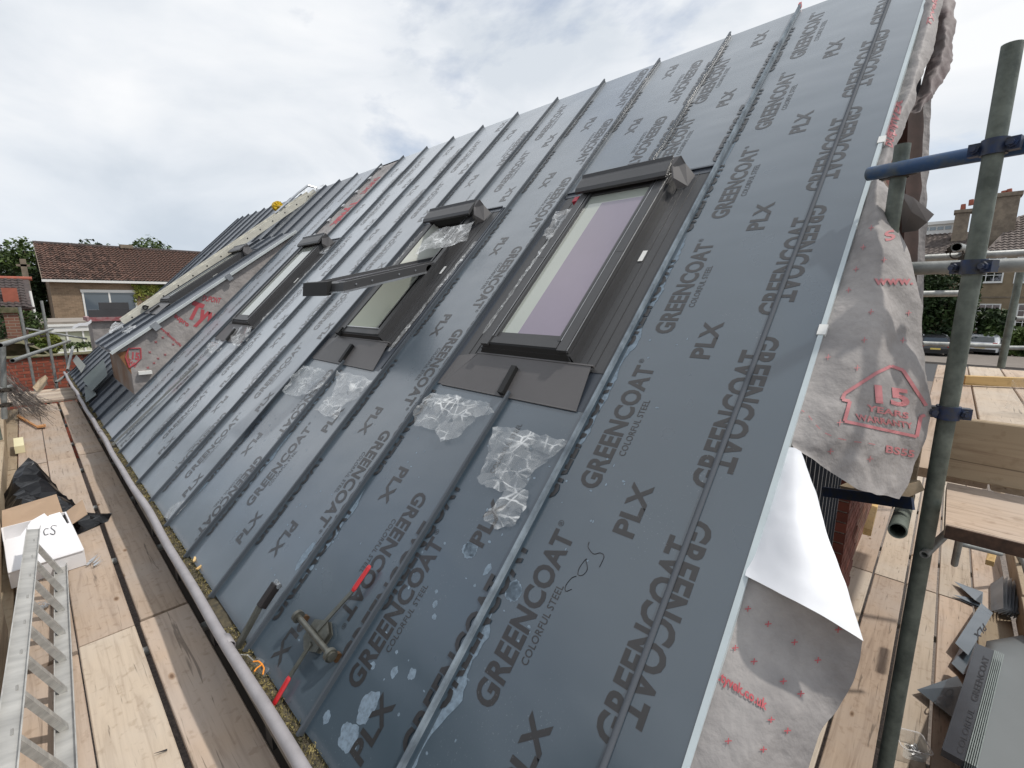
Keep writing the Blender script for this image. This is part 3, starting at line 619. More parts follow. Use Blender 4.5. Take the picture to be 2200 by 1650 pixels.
for (c, ru, rv, sd) in [((1.234, 0.159), 0.035, 0.05, 3), ((1.242, 0.062), 0.05, 0.035, 5), ((1.375, 0.048), 0.018, 0.018, 8), ((1.311, 0.253), 0.014, 0.012, 9), ((1.209, 0.285), 0.014, 0.018, 11), ((1.138, 0.318), 0.016, 0.018, 12), ((1.175, 0.492), 0.010, 0.009, 13), ((1.200, 0.525), 0.011, 0.012, 14), ((1.225, 0.562), 0.007, 0.007, 15)]:
    stain(sm, blob(c[0], c[1], ru, rv, sd))
obj('water_stains', sm, STAIN, PAN[1][0][0], RM)
sm = MB(); stain(sm, blob((0.932, 0.694)[0], (0.932, 0.694)[1], 0.035, 0.03, 2)); streak(sm, 0.99, -1, 0.12, 0.62, 0.055, 1); streak(sm, 0.99, -1, 1.2, 2.45, 0.035, 2); streak(sm, 0.99, -1, 2.6, 3.4, 0.015, 6); stain(sm, blob((1.080, 0.713)[0]-0.012, (1.080, 0.713)[1], 0.012, 0.02, 22))
for k in range(26):
    rr = random.Random(k+50); stain(sm, blob(rr.uniform(0.72, 0.95), rr.uniform(0.1, 1.9), 0.004*rr.uniform(0.5, 1.6), 0.004*rr.uniform(0.5, 1.6), k, n=9))
obj('water_stains', sm, STAIN, PAN[0][0][0], RM)
sm = MB()
stain(sm, blob((1.184, 0.742)[0], (1.184, 0.742)[1], 0.034, 0.034, 7)); 
for k in range(24):
    rr = random.Random(k+90); stain(sm, blob(rr.uniform(1.03, 1.4), rr.uniform(0.1, 1.3), 0.005*rr.uniform(0.4, 1.4), 0.005*rr.uniform(0.4, 1.4), k, n=9))
obj('water_stains', sm, STAIN, PAN[1][0][0], RM)
for ix, us_, sd, a, b, wd, seed in [(2, 1.98, -1, 0.25, 0.75, 0.04, 3), (4, 3.02, -1, 0.3, 1.35, 0.035, 5), (5, 3.55, -1, 0.2, 0.5, 0.05, 7), (11, 6.9, -1, 0.0, 3.6, 0.07, 8), (8, 5.13, -1, 0.1, 0.5, 0.05, 9), (4, 2.5, 1, 0.5, 1.3, 0.01, 14)]:
    sm = MB(); streak(sm, us_, sd, a, b, wd, seed)
    for k in range(16):
        rr = random.Random(k+ix*100); stain(sm, blob(us_-rr.uniform(0.05, 0.4), rr.uniform(0.1, 1.35), 0.005*rr.uniform(0.4, 1.5), 0.005*rr.uniform(0.4, 1.5), k, n=9))
    obj('water_stains', sm, STAIN, PAN[ix][0][0], RM)
sm = MB(); stain(sm, blob((2.047, 0.363)[0], (2.047, 0.363)[1], 0.022, 0.07, 4)); stain(sm, blob((2.014, 0.459)[0], (2.014, 0.459)[1], 0.018, 0.03, 6)); obj('water_stains', sm, STAIN, PAN[3][0][0], RM)

# ------------------------------------------------------------------ roof windows
def roof_window(uc, vc, kind, M0=None, lab=None):
    W0 = M0 or (RM @ T((-uc, vc, 0))); ZS = 0.70; WM = W0 @ Matrix.Diagonal((1, 1, ZS, 1))
    HL = 0.655; HW = 0.275
    f = MB()
    for a, b in (((-HW, -HL, -0.02), (-HW+0.045, HL, 0.085)), ((HW-0.045, -HL, -0.02), (HW, HL, 0.085)), ((-HW+0.045, -HL, -0.02), (HW-0.045, -HL+0.05, 0.075)), ((-HW+0.045, HL-0.05, -0.02), (HW-0.045, HL, 0.085))): f.box(a, b, None)
    f.box((-HW-0.012, -HL-0.012, 0.0), (HW+0.012, -HL, 0.07))
    wobj = obj('roof_window', f, FRAME, house, WM)
    if lab: wobj['label'] = lab
    # interior lining
    q = MB(); q.box((-0.232, -0.60, -0.19), (-0.2265, 0.60, 0.072)); obj('reveal', q, mat('white_reveal', (0.82, 0.84, 0.76), 0.5), wobj, WM)
    q = MB(); q.box((-0.2265, 0.585, -0.24), (0.2265, 0.60, 0.072)); obj('reveal', q, CREAM if kind != 'open' else DARKIN, wobj, WM)
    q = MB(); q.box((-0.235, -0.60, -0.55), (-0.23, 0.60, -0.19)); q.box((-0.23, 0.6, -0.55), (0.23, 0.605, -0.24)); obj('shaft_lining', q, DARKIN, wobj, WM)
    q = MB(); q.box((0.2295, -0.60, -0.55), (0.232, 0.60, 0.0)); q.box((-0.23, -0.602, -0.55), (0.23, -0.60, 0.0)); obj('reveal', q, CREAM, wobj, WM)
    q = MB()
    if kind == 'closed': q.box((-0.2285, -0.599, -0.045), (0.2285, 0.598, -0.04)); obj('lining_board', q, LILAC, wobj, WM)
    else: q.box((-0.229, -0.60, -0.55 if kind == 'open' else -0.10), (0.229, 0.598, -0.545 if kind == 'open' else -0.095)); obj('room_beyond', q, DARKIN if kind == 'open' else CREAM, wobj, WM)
    # flashings
    q = MB(); wl = 0.42
    for s_ in (-1, 1):
        x0, x1 = sorted((s_*(HW+0.012), s_*(wl+0.045))); q.box((x0, -HL-0.05, 0.002), (x1, HL+0.03, 0.005))
        for xx in (0.315, 0.355, 0.40): q.box((s_*xx-0.002, -HL-0.05, 0.005), (s_*xx+0.002, HL+0.02, 0.010))
        x0, x1 = sorted((s_*(HW+0.002), s_*(HW+0.012))); q.box((x0, -HL, 0.0), (x1, HL, 0.06))
    obj('side_flashing', q, FRAME, wobj, WM)
    q = MB(); q.box((-0.502, -HL-0.245, -0.008), (-0.28, HL+0.05, 0.0015)); q.box((0.28, -HL-0.245, -0.008), (0.483, HL+0.05, 0.0015)); q.box((-0.28, -HL-0.245, -0.008), (0.28, -HL, 0.0015)); obj('base_flashing', q, STEEL2, wobj, WM)
    q = MB(); q.box((-0.49, HL+0.0, 0.004), (0.47, HL+0.045, 0.008)); q.box((-0.49, HL+0.04, 0.006), (0.47, HL+0.052, 0.022)); obj('head_flashing', q, STEEL2, wobj, WM)
    q = MB(); a = 0.0065
    yt, yb = -HL-0.035, -HL-0.245
    q.prism([(-0.30, yt, 0.035), (0.40, yt, 0.035), (0.425, yb, a), (-0.45, yb, a)], (0, 0, 0.003))
    q.box((-0.45, yb-0.006, 0.0), (0.425, yb, a+0.004)); q.prism([(-0.47, -HL-0.05, 0.004), (-0.31, -HL-0.035, 0.03), (-0.452, yb, 0.004), (-0.485, yb, 0.004)], (0, 0, 0.003))
    q.box((-0.31, yt-0.002, 0.02), (0.41, yt+0.006, 0.042))
    obj('apron_flashing', q, FRAME2, wobj, WM)
    q = MB(); q.prism([(-0.012, yt-0.06, 0.03), (0.02, yt-0.06, 0.03), (0.02, yb+0.0, 0.012), (-0.012, yb+0.0, 0.012)], (0, 0, 0.034)); obj('seam_cap', q, BLACK, wobj, WM)
    # sash
    SM = WM @ T((0, 0, 0.075))
    if kind == 'open': SM = W0 @ T((0, -0.0, 0.076)) @ R(-42, 'X') @ T((0, 0, -0.01))
    elif kind != 'closed': SM = WM @ T((0, 0, 0.078))
    sx_ = 0.262; sa = MB()
    for s_ in (-1, 1):
        x0, x1 = sorted((s_*0.198, s_*sx_)); sa.box((x0, -HL+0.012, -0.03), (x1, HL-0.06, 0.022)); x0, x1 = sorted((s_*0.198, s_*0.212)); sa.box((x0, -HL+0.05, 0.022), (x1, HL-0.08, 0.03))
    sa.box((-0.198, -HL+0.012, -0.03), (0.198, -HL+0.085, 0.018)); sa.box((-0.198, HL-0.12, -0.03), (0.198, HL-0.06, 0.02))
    sash = obj('sash', sa, FRAME, wobj, SM)
    xc = -0.085 if kind == 'closed' else 0.198; yc = HL-0.20 if kind == 'closed' else HL-0.12
    q = MB(); q.box((-0.198, -HL+0.085, 0.000), (xc, HL-0.12, 0.006))
    if kind == 'closed':
        q.box((xc, yc, 0.0), (0.198, HL-0.12, 0.006)); q.cur = 1; q.box((xc, -HL+0.085, 0.0), (0.198, yc, 0.006)); ms_ = [PANC, PANL]
    else: ms_ = [PANC, PANL]
    if kind == 'open': ms_ = [glass_pane('open_sash_glass', (0.92, 0.95, 0.93), 0.0), PANL]
    obj('glass_pane', q, ms_, wobj, SM)
    q = MB()
    for s_ in (-1, 1): x0, x1 = sorted((s_*0.1975, s_*0.194)); q.box((x0, -HL+0.088, 0.006), (x1, HL-0.12, 0.0085))
    q.box((-0.194, -HL+0.085, 0.006), (0.194, -HL+0.09, 0.0085)); obj('glazing_bead', q, SILVER, wobj, SM)
    # side covers of the fixed frame with thin bright lines
    if kind == 'closed':
        q = MB()
        for s_ in (-1, 1):
            x0, x1 = sorted((s_*0.222, s_*0.272)); q.box((x0, -HL-0.005, 0.085), (x1, -0.02, 0.108)); q.box((x0, -0.018, 0.085), (x1, HL-0.05, 0.108))
        q.box((-0.21, -HL+0.01, 0.09), (0.21, -HL+0.05, 0.102)); obj('frame_cover', q, FRAME, wobj, WM)
        q = MB(); q.box((0.2745, -HL, 0.098), (0.277, HL-0.05, 0.103)); q.box((-0.2215, -HL+0.05, 0.107), (-0.219, HL-0.06, 0.1095)); q.box((0.219, -HL+0.05, 0.107), (0.2215, HL-0.06, 0.1095)); obj('cover_edge', q, SILVER, wobj, WM)
        q = MB(); q.prism([(-0.295, -HL-0.03, 0.03), (0.295, -HL-0.03, 0.03), (0.262, -HL+0.01, 0.10), (-0.262, -HL+0.01, 0.10)], (0, -0.008, -0.006)); obj('bottom_cover', q, BLACK, wobj, WM)
    else:
        q = MB(); q.prism([(-0.295, -HL-0.03, 0.02), (0.295, -HL-0.03, 0.02), (0.265, -HL, 0.08), (-0.265, -HL, 0.08)], (0, -0.008, -0.006)); obj('bottom_cover', q, BLACK, wobj, WM)
    if kind == 'open':
        q = MB()   # ventilation box on the swung-out bottom rail, bright lower edge and screw heads
        q.box((-0.27, -HL-0.02, -0.05), (0.10, -HL+0.012, 0.035)); obj('bottom_rail_cover', q, BLACK, sash, SM)
        q = MB(); q.box((sx_-0.002, -HL+0.012, -0.042), (sx_+0.005, -0.02, -0.030)); q.box((-sx_, -HL+0.0, -0.038), (sx_, -HL+0.012, -0.03)); obj('sash_edge', q, SILVER, sash, SM)
        q = MB()
        for y in (-0.56, -0.45, -0.25, -0.12): q.tube((sx_, y, -0.005), (sx_+0.004, y, -0.005), 0.006, 8)
        obj('screw_heads', q, SILVER, sash, SM)
        q = MB(); q.box((0.205, -HL+0.05, 0.086), (0.209, HL-0.06, 0.090)); q.box((-0.229, -HL+0.05, 0.076), (0.229, -HL+0.056, 0.082)); obj('weather_strip', q, SILVER, wobj, WM)
        q = MB(); q.tube((0.235, -0.02, 0.09), (0.262, -0.02, 0.09), 0.03, 14); q.tube((-0.262, -0.02, 0.09), (-0.235, -0.02, 0.09), 0.03, 14); obj('pivot_hinge', q, GALV, wobj, WM)
        q = MB(); q.box((-0.30, -HL-0.03, 0.05), (-0.245, -HL+0.03, 0.10)); obj('corner_block', q, BLACK, wobj, WM)
    # hood and its upturned end bracket
    q = MB(); prof = [(HL-0.118, 0.128), (HL-0.118, 0.150), (HL-0.095, 0.166), (HL-0.03, 0.172), (HL+0.0, 0.170), (HL+0.018, 0.186), (HL+0.024, 0.184), (HL+0.012, 0.150), (HL-0.03, 0.150)]
    q.prism([(-0.30, y, z) for y, z in prof], (0.585, 0, 0)); obj('hood', q, FRAME, wobj, WM)
    q = MB(); q.box((-0.272, HL-0.085, 0.03), (0.272, HL+0.01, 0.149)); obj('hood_recess', q, BLACK, wobj, WM)  # black box stands in for the shadow under the hood
    q = MB(); q.prism([(0.295, HL+0.01, 0.175), (0.33, HL+0.012, 0.175), (0.345, HL+0.005, 0.11), (0.385, HL-0.01, 0.012), (0.375, HL-0.10, 0.012), (0.335, HL-0.12, 0.02), (0.315, HL-0.10, 0.10), (0.30, HL-0.05, 0.15)], (-0.006, -0.004, 0.0))
    obj('hood_bracket', q, FRAME2, wobj, WM)
    q = MB(); q.box((0.325, -0.02, 0.011), (0.35, 0.055, 0.0125)); obj('white_sticker', q, WPAINT, wobj, WM)
    if kind == 'closed':
        q = MB(); q.box((-0.31, HL-0.165, 0.06), (-0.275, HL-0.12, 0.11)); obj('red_tag', q, mat('red_tag', (0.5, 0.02, 0.05), 0.4), wobj, WM)
    return wobj
roof_window(1.475, 2.30, 'closed', lab='nearest roof window, closed, glass with a lilac sheen and pale reveal')
roof_window(3.05, 2.30, 'open', lab='middle roof window with its sash swung open')
roof_window(5.66, 2.30, 'far', lab='far roof window of the main slope, closed')
Mdr = frame_from((1.95, 8.05, dz(1.95)+0.03), (0, -1, 0), (1, 0, TD)); roof_window(0, 0, 'far', Mdr, 'roof window low on the dormer roof beside the ladder')

# ------------------------------------------------------------------ membrane flaps hanging at the near gable
def lerp(a, b, t): return a+(b-a)*t
def catmull(P_, t):
    n = len(P_)-1; x = min(t*n, n-1e-6); i = int(x); f = x-i
    p0 = P_[max(0,i-1)]; p1 = P_[i]; p2 = P_[i+1]; p3 = P_[min(n,i+2)]
    return 0.5*((2*p1)+(p2-p0)*f+(2*p0-5*p1+4*p2-p3)*f*f+(3*p1-p0-3*p2+p3)*f*f*f)
def sheet(name, rows_, m, nu=40, nv=60, amp=0.006, fr=9, seed=0, label=None, kink=0.0):
    Rr = [[Vector(p) for p in r] for r in rows_]
    def fn(s, t):
        p = catmull([catmull(r, s) for r in Rr], t)
        q = p*fr+Vector((seed, seed, 0)); d = noise.noise_vector(q)*amp+noise.noise_vector(q*2.7)*amp*0.5
        if kink: d += Vector((0, -1, 0))*kink*(abs(noise.noise(p*5+Vector((seed,0,0))))-0.2)
        return p+d*min(1, s*6)
    mb = MB(); mb.grid(fn, nu, nv); o = obj(name, mb, m, house, smooth=False)
    o.data.shade_smooth()
    if label: o['label'] = label
    return o, BVHTree.FromPolygons([tuple(v) for v in mb.v], mb.f)
flapA, bvA = sheet('membrane_flap', [
 [(2.413, 0.302, 4.376), (2.376, 0.279, 4.366), (2.445, 0.268, 4.376)],
 [(2.243, 0.302, 4.204), (2.172, 0.240, 4.189), (2.325, 0.207, 4.229)],
 [(2.068, 0.306, 4.023), (1.982, 0.232, 4.020), (2.131, 0.181, 4.028), (2.154, 0.129, 4.035)][0:4:1][:1]+[(2.017, 0.211, 4.020), (2.181, 0.131, 4.036)],
 [(1.918, 0.306, 3.875), (1.922, 0.186, 3.884), (2.127, 0.090, 3.891)],
 [(1.773, 0.305, 3.742), (1.830, 0.174, 3.754), (2.083, 0.055, 3.752)],
 [(1.642, 0.303, 3.606), (1.739, 0.161, 3.619), (2.035, 0.025, 3.618)],
 [(1.547, 0.303, 3.506), (1.688, 0.153, 3.499), (2.011, 0.017, 3.489)],
 [(1.530, 0.298, 3.475), (1.666, 0.148, 3.396), (1.937, 0.028, 3.352)],
 [(1.521, 0.290, 3.468), (1.666, 0.133, 3.338), (1.843, 0.048, 3.276)]], TYVEK, amp=0.009, fr=7, seed=3, label='long grey membrane flap with faded red printing hanging from the verge', kink=0.03)
flapB, bvB = sheet('membrane_flap', [
 [(1.504, 0.308, 3.468), (1.505, 0.287, 3.473), (1.501, 0.267, 3.467)],
 [(1.410, 0.308, 3.369), (1.406, 0.259, 3.392), (1.423, 0.210, 3.387)],
 [(1.303, 0.305, 3.269), (1.296, 0.223, 3.322), (1.330, 0.150, 3.291)],
 [(1.234, 0.309, 3.208), (1.212, 0.187, 3.245), (1.242, 0.088, 3.210)],
 [(1.210, 0.308, 3.191), (1.163, 0.168, 3.199), (1.192, 0.052, 3.153)]], TYVEKW, amp=0.003, seed=8, label='bright white reverse side of a folded membrane flap')
flapC, bvC = sheet('membrane_flap', [
 [(1.226, 0.313, 3.189), (1.196, 0.173, 3.184), (1.208, 0.053, 3.140)],
 [(1.157, 0.314, 3.116), (1.197, 0.180, 3.099), (1.204, 0.061, 3.074)],
 [(1.081, 0.316, 3.040), (1.141, 0.190, 3.026), (1.177, 0.078, 2.973)],
 [(0.991, 0.315, 2.958), (1.054, 0.192, 2.971), (1.135, 0.098, 2.938)],
 [(0.899, 0.314, 2.871), (0.953, 0.205, 2.896), (1.073, 0.102, 2.876)],
 [(0.831, 0.312, 2.816), (0.906, 0.201, 2.808), (1.019, 0.106, 2.786)]], TYVEK, amp=0.007, fr=7, seed=5, label='lower grey membrane flap with red crosses and a printed web address', kink=0.02)
flapD, bvD = sheet('membrane_flap', [
 [(3.552, 0.312, 5.537), (3.484, 0.268, 5.490), (3.563, 0.251, 5.517)],
 [(3.371, 0.313, 5.324), (3.292, 0.265, 5.276), (3.395, 0.235, 5.294)],
 [(3.178, 0.311, 5.106), (3.103, 0.260, 5.063), (3.222, 0.229, 5.084)],
 [(2.968, 0.313, 4.897), (2.898, 0.259, 4.860), (2.986, 0.246, 4.883)],
 [(2.780, 0.314, 4.707), (2.719, 0.267, 4.679), (2.794, 0.248, 4.685)],
 [(2.599, 0.311, 4.535), (2.562, 0.272, 4.519), (2.621, 0.256, 4.525)],
 [(2.410, 0.304, 4.371), (2.391, 0.278, 4.363), (2.447, 0.265, 4.371)]], TYVEK, amp=0.005, fr=12, seed=11, label='creased upper membrane strip under the top of the verge', kink=0.02)
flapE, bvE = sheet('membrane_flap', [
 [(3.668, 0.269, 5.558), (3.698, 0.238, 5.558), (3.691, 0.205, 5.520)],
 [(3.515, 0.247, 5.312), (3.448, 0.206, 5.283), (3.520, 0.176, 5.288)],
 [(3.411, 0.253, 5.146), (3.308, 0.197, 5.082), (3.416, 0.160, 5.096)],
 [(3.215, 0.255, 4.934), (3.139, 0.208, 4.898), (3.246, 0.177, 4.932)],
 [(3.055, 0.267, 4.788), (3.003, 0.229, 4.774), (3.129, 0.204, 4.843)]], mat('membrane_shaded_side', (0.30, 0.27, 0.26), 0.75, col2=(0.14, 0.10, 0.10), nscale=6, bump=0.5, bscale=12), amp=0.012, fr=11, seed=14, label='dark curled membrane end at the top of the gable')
# printed marks draped on the flaps
camp = Vector((0, 0, 3.9))
def drape(mb, bvh, m, parent, nm='printed_text'):
    q = MB()
    bm = bmesh.new(); bv_ = [bm.verts.new(v) for v in mb.v]
    for f in mb.f:
        try: bm.faces.new([bv_[i] for i in f])
        except ValueError: pass
    bmesh.ops.triangulate(bm, faces=bm.faces[:])
    for _ in range(4):
        lg = [e for e in bm.edges if e.calc_length() > 0.012]
        if not lg: break
        bmesh.ops.subdivide_edges(bm, edges=lg, cuts=1); bmesh.ops.triangulate(bm, faces=bm.faces[:])
    bm.verts.index_update(); pts_ = [v.co.copy() for v in bm.verts]; fs_ = [[v.index for v in f.verts] for f in bm.faces]; bm.free()
    vs = []
    for v in pts_:
        d = (v-camp).normalized(); hit = bvh.ray_cast(camp, d)
        if hit[0] is None:
            near = bvh.find_nearest(v); p = near[0]
        else: p = hit[0]
        vs.append(p-d*0.0045)
    q.add(vs, fs_); return obj(nm, q, m, parent)
def ftext(s, a, b, c, bv, par, m=REDINK2, bold=0.03): return drape(text_mb(s, a, Vector(b)-Vector(a), Vector(c)-Vector(a), bold), bv, m, par)
ftext('15', (1.694, 0.130, 3.601), (1.826, 0.057, 3.576), (1.697, 0.140, 3.655), bvA, flapA, bold=0.04)
ftext('YEARS', (1.672, 0.147, 3.579), (1.818, 0.056, 3.542), (1.674, 0.149, 3.598), bvA, flapA)
ftext('WARRANTY', (1.647, 0.165, 3.552), (1.824, 0.042, 3.512), (1.648, 0.170, 3.571), bvA, flapA)
ftext('BS55', (1.694, 0.091, 3.458), (1.815, 0.029, 3.425), (1.698, 0.092, 3.480), bvA, flapA)
ftext('www.', (1.735, 0.177, 3.943), (1.949, 0.100, 3.947), (1.738, 0.179, 3.962), bvA, flapA, bold=0.04)
ftext('S', (1.841, 0.174, 4.074), (1.931, 0.158, 4.091), (1.841, 0.182, 4.104), bvA, flapA)
ftext('n.tyvek.co.uk', (0.931, 0.279, 3.083), (1.000, 0.186, 3.012), (0.937, 0.279, 3.113), bvC, flapC, REDINK)
ftext('TYVEK', (2.584, 0.258, 4.553), (2.763, 0.271, 4.757), (2.560, 0.288, 4.572), bvD, flapD)
ftext('DUPONT', (2.570, 0.263, 4.519), (2.734, 0.277, 4.667), (2.551, 0.288, 4.534), bvD, flapD)
ftext('Tyvek', (3.180, 0.240, 5.183), (3.222, 0.231, 5.315), (3.165, 0.263, 5.205), bvD, flapD)
def strokes(lines, wd, bv, par, m=REDINK2, nm='printed_marks'):
    q = MB()
    for a, b in lines:
        a = Vector(a); b = Vector(b); n = max(1, int((b-a).length/0.015)); view = (a-camp).normalized(); sd = (b-a).cross(view).normalized()*wd/2
        for i in range(n):
            p = a.lerp(b, i/n); p2 = a.lerp(b, (i+1)/n); q.add([p-sd, p+sd, p2+sd, p2-sd], [(0,1,2,3)])
    return drape(q, bv, m, par, nm)
def plus(cs, s, ): 
    out = []
    for c in cs:
        c = Vector(c); a = Vector((0.688,-0.725,0.1))*s; b = Vector((0.1,0,1))*s; out += [(c+a, c-a), (c+b, c-b)]
    return out
hl = [(1.861, 0.022, 3.582), (1.826, 0.087, 3.689), (1.752, 0.111, 3.707), (1.721, 0.139, 3.688), (1.610, 0.197, 3.633), (1.603, 0.200, 3.616), (1.617, 0.183, 3.611), (1.599, 0.187, 3.554), (1.829, 0.031, 3.489), (1.845, 0.030, 3.549), (1.855, 0.021, 3.554)]
strokes(list(zip(hl, hl[1:])), 0.009, bvA, flapA, nm='printed_house_outline')
strokes(plus([(1.945, 0.227, 4.132), (1.919, 0.238, 4.070), (1.961, 0.183, 4.029), (1.894, 0.246, 3.999), (1.868, 0.255, 3.932), (1.782, 0.180, 3.864), (1.861, 0.096, 3.861), (1.757, 0.184, 3.780), (1.838, 0.098, 3.779), (1.674, 0.258, 3.728), (1.731, 0.189, 3.696), (1.554, 0.192, 3.558), (1.525, 0.201, 3.477), (1.599, 0.117, 3.456)], 0.0085), 0.0022, bvA, flapA, nm='printed_crosses')
dd = [(1.534, 0.294, 3.588), (1.551, 0.272, 3.569), (1.561, 0.253, 3.542), (1.575, 0.232, 3.517), (1.598, 0.203, 3.501), (1.630, 0.167, 3.490), (1.659, 0.135, 3.486), (1.685, 0.106, 3.478)]
strokes([(Vector(a).lerp(Vector(b), 0.15), Vector(a).lerp(Vector(b), 0.65)) for a, b in zip(dd, dd[1:])], 0.0022, bvA, flapA, nm='printed_dashes')
strokes(plus([(1.117, 0.168, 3.129), (1.148, 0.124, 3.089), (1.036, 0.167, 3.082), (1.059, 0.136, 3.055), (1.007, 0.176, 2.999), (1.028, 0.147, 2.976), (1.190, 0.099, 3.157), (0.998, 0.219, 3.124), (1.104, 0.267, 3.171), (0.936, 0.238, 2.954), (1.022, 0.265, 3.116), (1.081, 0.217, 3.170), (0.986, 0.180, 2.936)], 0.0075), 0.002, bvC, flapC, REDINK, nm='printed_crosses')
# wrapped barge board standing behind the flaps, its membrane edge and a bent metal tag
q = MB(); q.prism([(3.819, 0.345, 5.051), (3.895, 0.271, 5.076), (3.672, 0.151, 3.747), (3.614, 0.212, 3.747)], (0.03, 0.05, 0)); obj('barge_board', q, mat('barge_brown', (0.12, 0.075, 0.065), 0.8, col2=(0.06, 0.045, 0.04), nscale=4), house)
ea, eb, ec, ed = [Vector(p) for p in ((3.817, 0.274, 5.060), (3.846, 0.245, 5.065), (3.560, 0.125, 3.480), (3.590, 0.093, 3.480))]
q = MB(); q.grid(lambda s, t: ea.lerp(ec, t).lerp(eb.lerp(ed, t), s)+Vector((0, 0.012*noise.noise(Vector((t*14, s, 3))), 0)), 3, 60); obj('membrane_edge', q, TYVEK, house)
q = MB(); q.add([(2.366, 0.200, 4.306), (2.328, 0.158, 4.274), (2.233, 0.088, 4.193), (2.213, 0.102, 4.166), (2.266, 0.129, 4.146), (2.349, 0.177, 4.152), (2.289, 0.154, 4.217)], [(0,1,6,5), (1,2,3,6), (6,3,4,5)]); obj('bent_metal_tag', q, mat('tag_metal', (0.15, 0.13, 0.12), 0.4, metal=0.3), house)

# ------------------------------------------------------------------ loose things on the roof
def crumple(name, pix, label, amp=0.03, seed=1, n=420, group=None, M=RM, base=0.006, m=CRUMP, cat='plastic film'):
    """crumpled clear film scrap; pix = outline in roof (u, v)"""
    P_ = [(-u, v) for u, v in pix]; rnd = random.Random(seed)
    pts = []; k = len(P_); out = []
    for i in range(k):
        a = Vector(P_[i]); b = Vector(P_[(i+1)%k])
        for j in range(5):
            p = a.lerp(b, j/5); p += Vector((rnd.uniform(-1,1), rnd.uniform(-1,1)))*0.004; out.append(p)
    ne = len(out); x0 = min(p.x for p in out); x1 = max(p.x for p in out); y0 = min(p.y for p in out); y1 = max(p.y for p in out)
    pts = out+[Vector((rnd.uniform(x0,x1), rnd.uniform(y0,y1))) for _ in range(n//3)]
    r = delaunay_2d_cdt(pts, [(i, (i+1)%ne) for i in range(ne)], [], 1, 1e-6)
    vs = []
    for p in r[0]:
        q = Vector((p.x*9, p.y*9, seed)); q += noise.noise_vector(q*0.8)*0.9; h = 0.9*(1-abs(noise.noise(q))*2.2)+0.5*(1-abs(noise.noise(q*2.1+Vector((3,1,0))))*2.2)+0.10*rnd.random(); h = max(0.0, h*0.75)
        # folds: ridged noise
        vs.append((p.x+0.5*amp*noise.noise(q*1.7), p.y+0.5*amp*noise.noise(q*1.9+Vector((5,0,0))), base+0.62*amp*h))
    mb = MB(); mb.add(vs, r[2]); o = obj(name, mb, m, None, M, label=label, category=cat)
    if group: o['group'] = group
    return o
GF = 'scraps of clear film peeled off the sheets'
crumple('film_scrap', [(1.947, 1.325), (1.785, 1.348), (1.622, 1.343), (1.520, 1.346), (1.441, 1.295), (1.515, 1.267), (1.546, 1.223), (1.557, 1.135), (1.646, 1.100), (1.753, 1.141), (1.888, 1.124), (1.992, 1.219), (1.962, 1.261)], 'wide crumpled clear film scrap just below left of the nearest roof window', 0.03, 2, 520, GF)
crumple('film_scrap', [(1.405, 1.229), (1.283, 1.248), (1.110, 1.257), (1.005, 1.250), (1.031, 1.180), (1.073, 1.116), (1.081, 1.052), (1.100, 1.001), (1.177, 0.976), (1.255, 0.976), (1.334, 0.999), (1.340, 1.083)], 'largest crumpled clear film scrap, below the apron of the nearest roof window', 0.032, 4, 600, GF)
crumple('film_scrap', [(1.158, 1.003), (1.066, 1.020), (1.043, 0.956), (1.046, 0.889), (1.126, 0.840), (1.188, 0.866), (1.180, 0.908)], 'rounded clear film scrap trailing below the largest one', 0.022, 6, 300, GF)
crumple('film_scrap', [(3.524, 1.306), (3.272, 1.326), (3.049, 1.301), (3.000, 1.211), (3.132, 1.129), (3.218, 1.061), (3.499, 1.066), (3.550, 1.189)], 'crumpled clear film scrap left of the seam below the open window', 0.035, 8, 320, GF)
crumple('film_scrap', [(3.013, 1.331), (2.823, 1.341), (2.515, 1.319), (2.537, 1.215), (2.615, 1.129), (2.617, 1.014), (2.908, 1.028), (2.837, 1.143), (2.890, 1.229)], 'narrow clear film scrap right of the seam below the open window', 0.03, 10, 340, GF)
crumple('film_scrap', [(1.952, 2.803), (1.808, 2.812), (1.777, 2.681), (1.822, 2.601), (1.836, 2.530), (1.918, 2.563), (1.925, 2.684)], 'small silvery film scrap beside the upper left corner of the nearest window', 0.03, 12, 200, GF)
crumple('film_scrap', [(2.969, 2.661), (2.556, 2.685), (2.499, 2.479), (2.627, 2.418), (2.831, 2.435), (3.009, 2.387), (3.034, 2.533)], 'clear film scrap with black letters over the top of the open window', 0.03, 14, 300, GF, base=0.11)
crumple('film_scrap', [(5.771, 1.579), (5.280, 1.633), (5.116, 1.464), (5.072, 1.345), (5.347, 1.369), (5.615, 1.439)], 'clear film scrap hanging under the far roof window', 0.05, 16, 160, GF)
crumple('film_scrap', [(6.147, 1.326), (5.744, 1.381), (5.576, 1.284), (5.690, 1.207), (6.016, 1.241)], 'small white bunch of film under the far roof window', 0.05, 18, 160, GF)
crumple('film_scrap', [(5.545, 2.849), (5.213, 2.844), (5.116, 2.741), (5.421, 2.756)], 'film scrap at the top right corner of the far roof window', 0.04, 20, 100, GF)
crumple('film_scrap', [(3.692, -0.025), (3.716, 0.052), (3.550, 0.179), (3.532, 0.090), (3.543, 0.001)], 'pointed scrap of film at the eave end of a panel', 0.012, 22, 100, GF)
MD0 = frame_from((0.68, 0, dz(0.68)+0.03), (0, -1, 0), (1, 0, TD))
def crD(name, pts, label, amp, seed):
    inv = MD0.inverted(); pl = [inv @ Vector(p) for p in pts]; return crumple(name, [(-p.x, p.y) for p in pl], label, amp, seed, 200, GF, MD0)
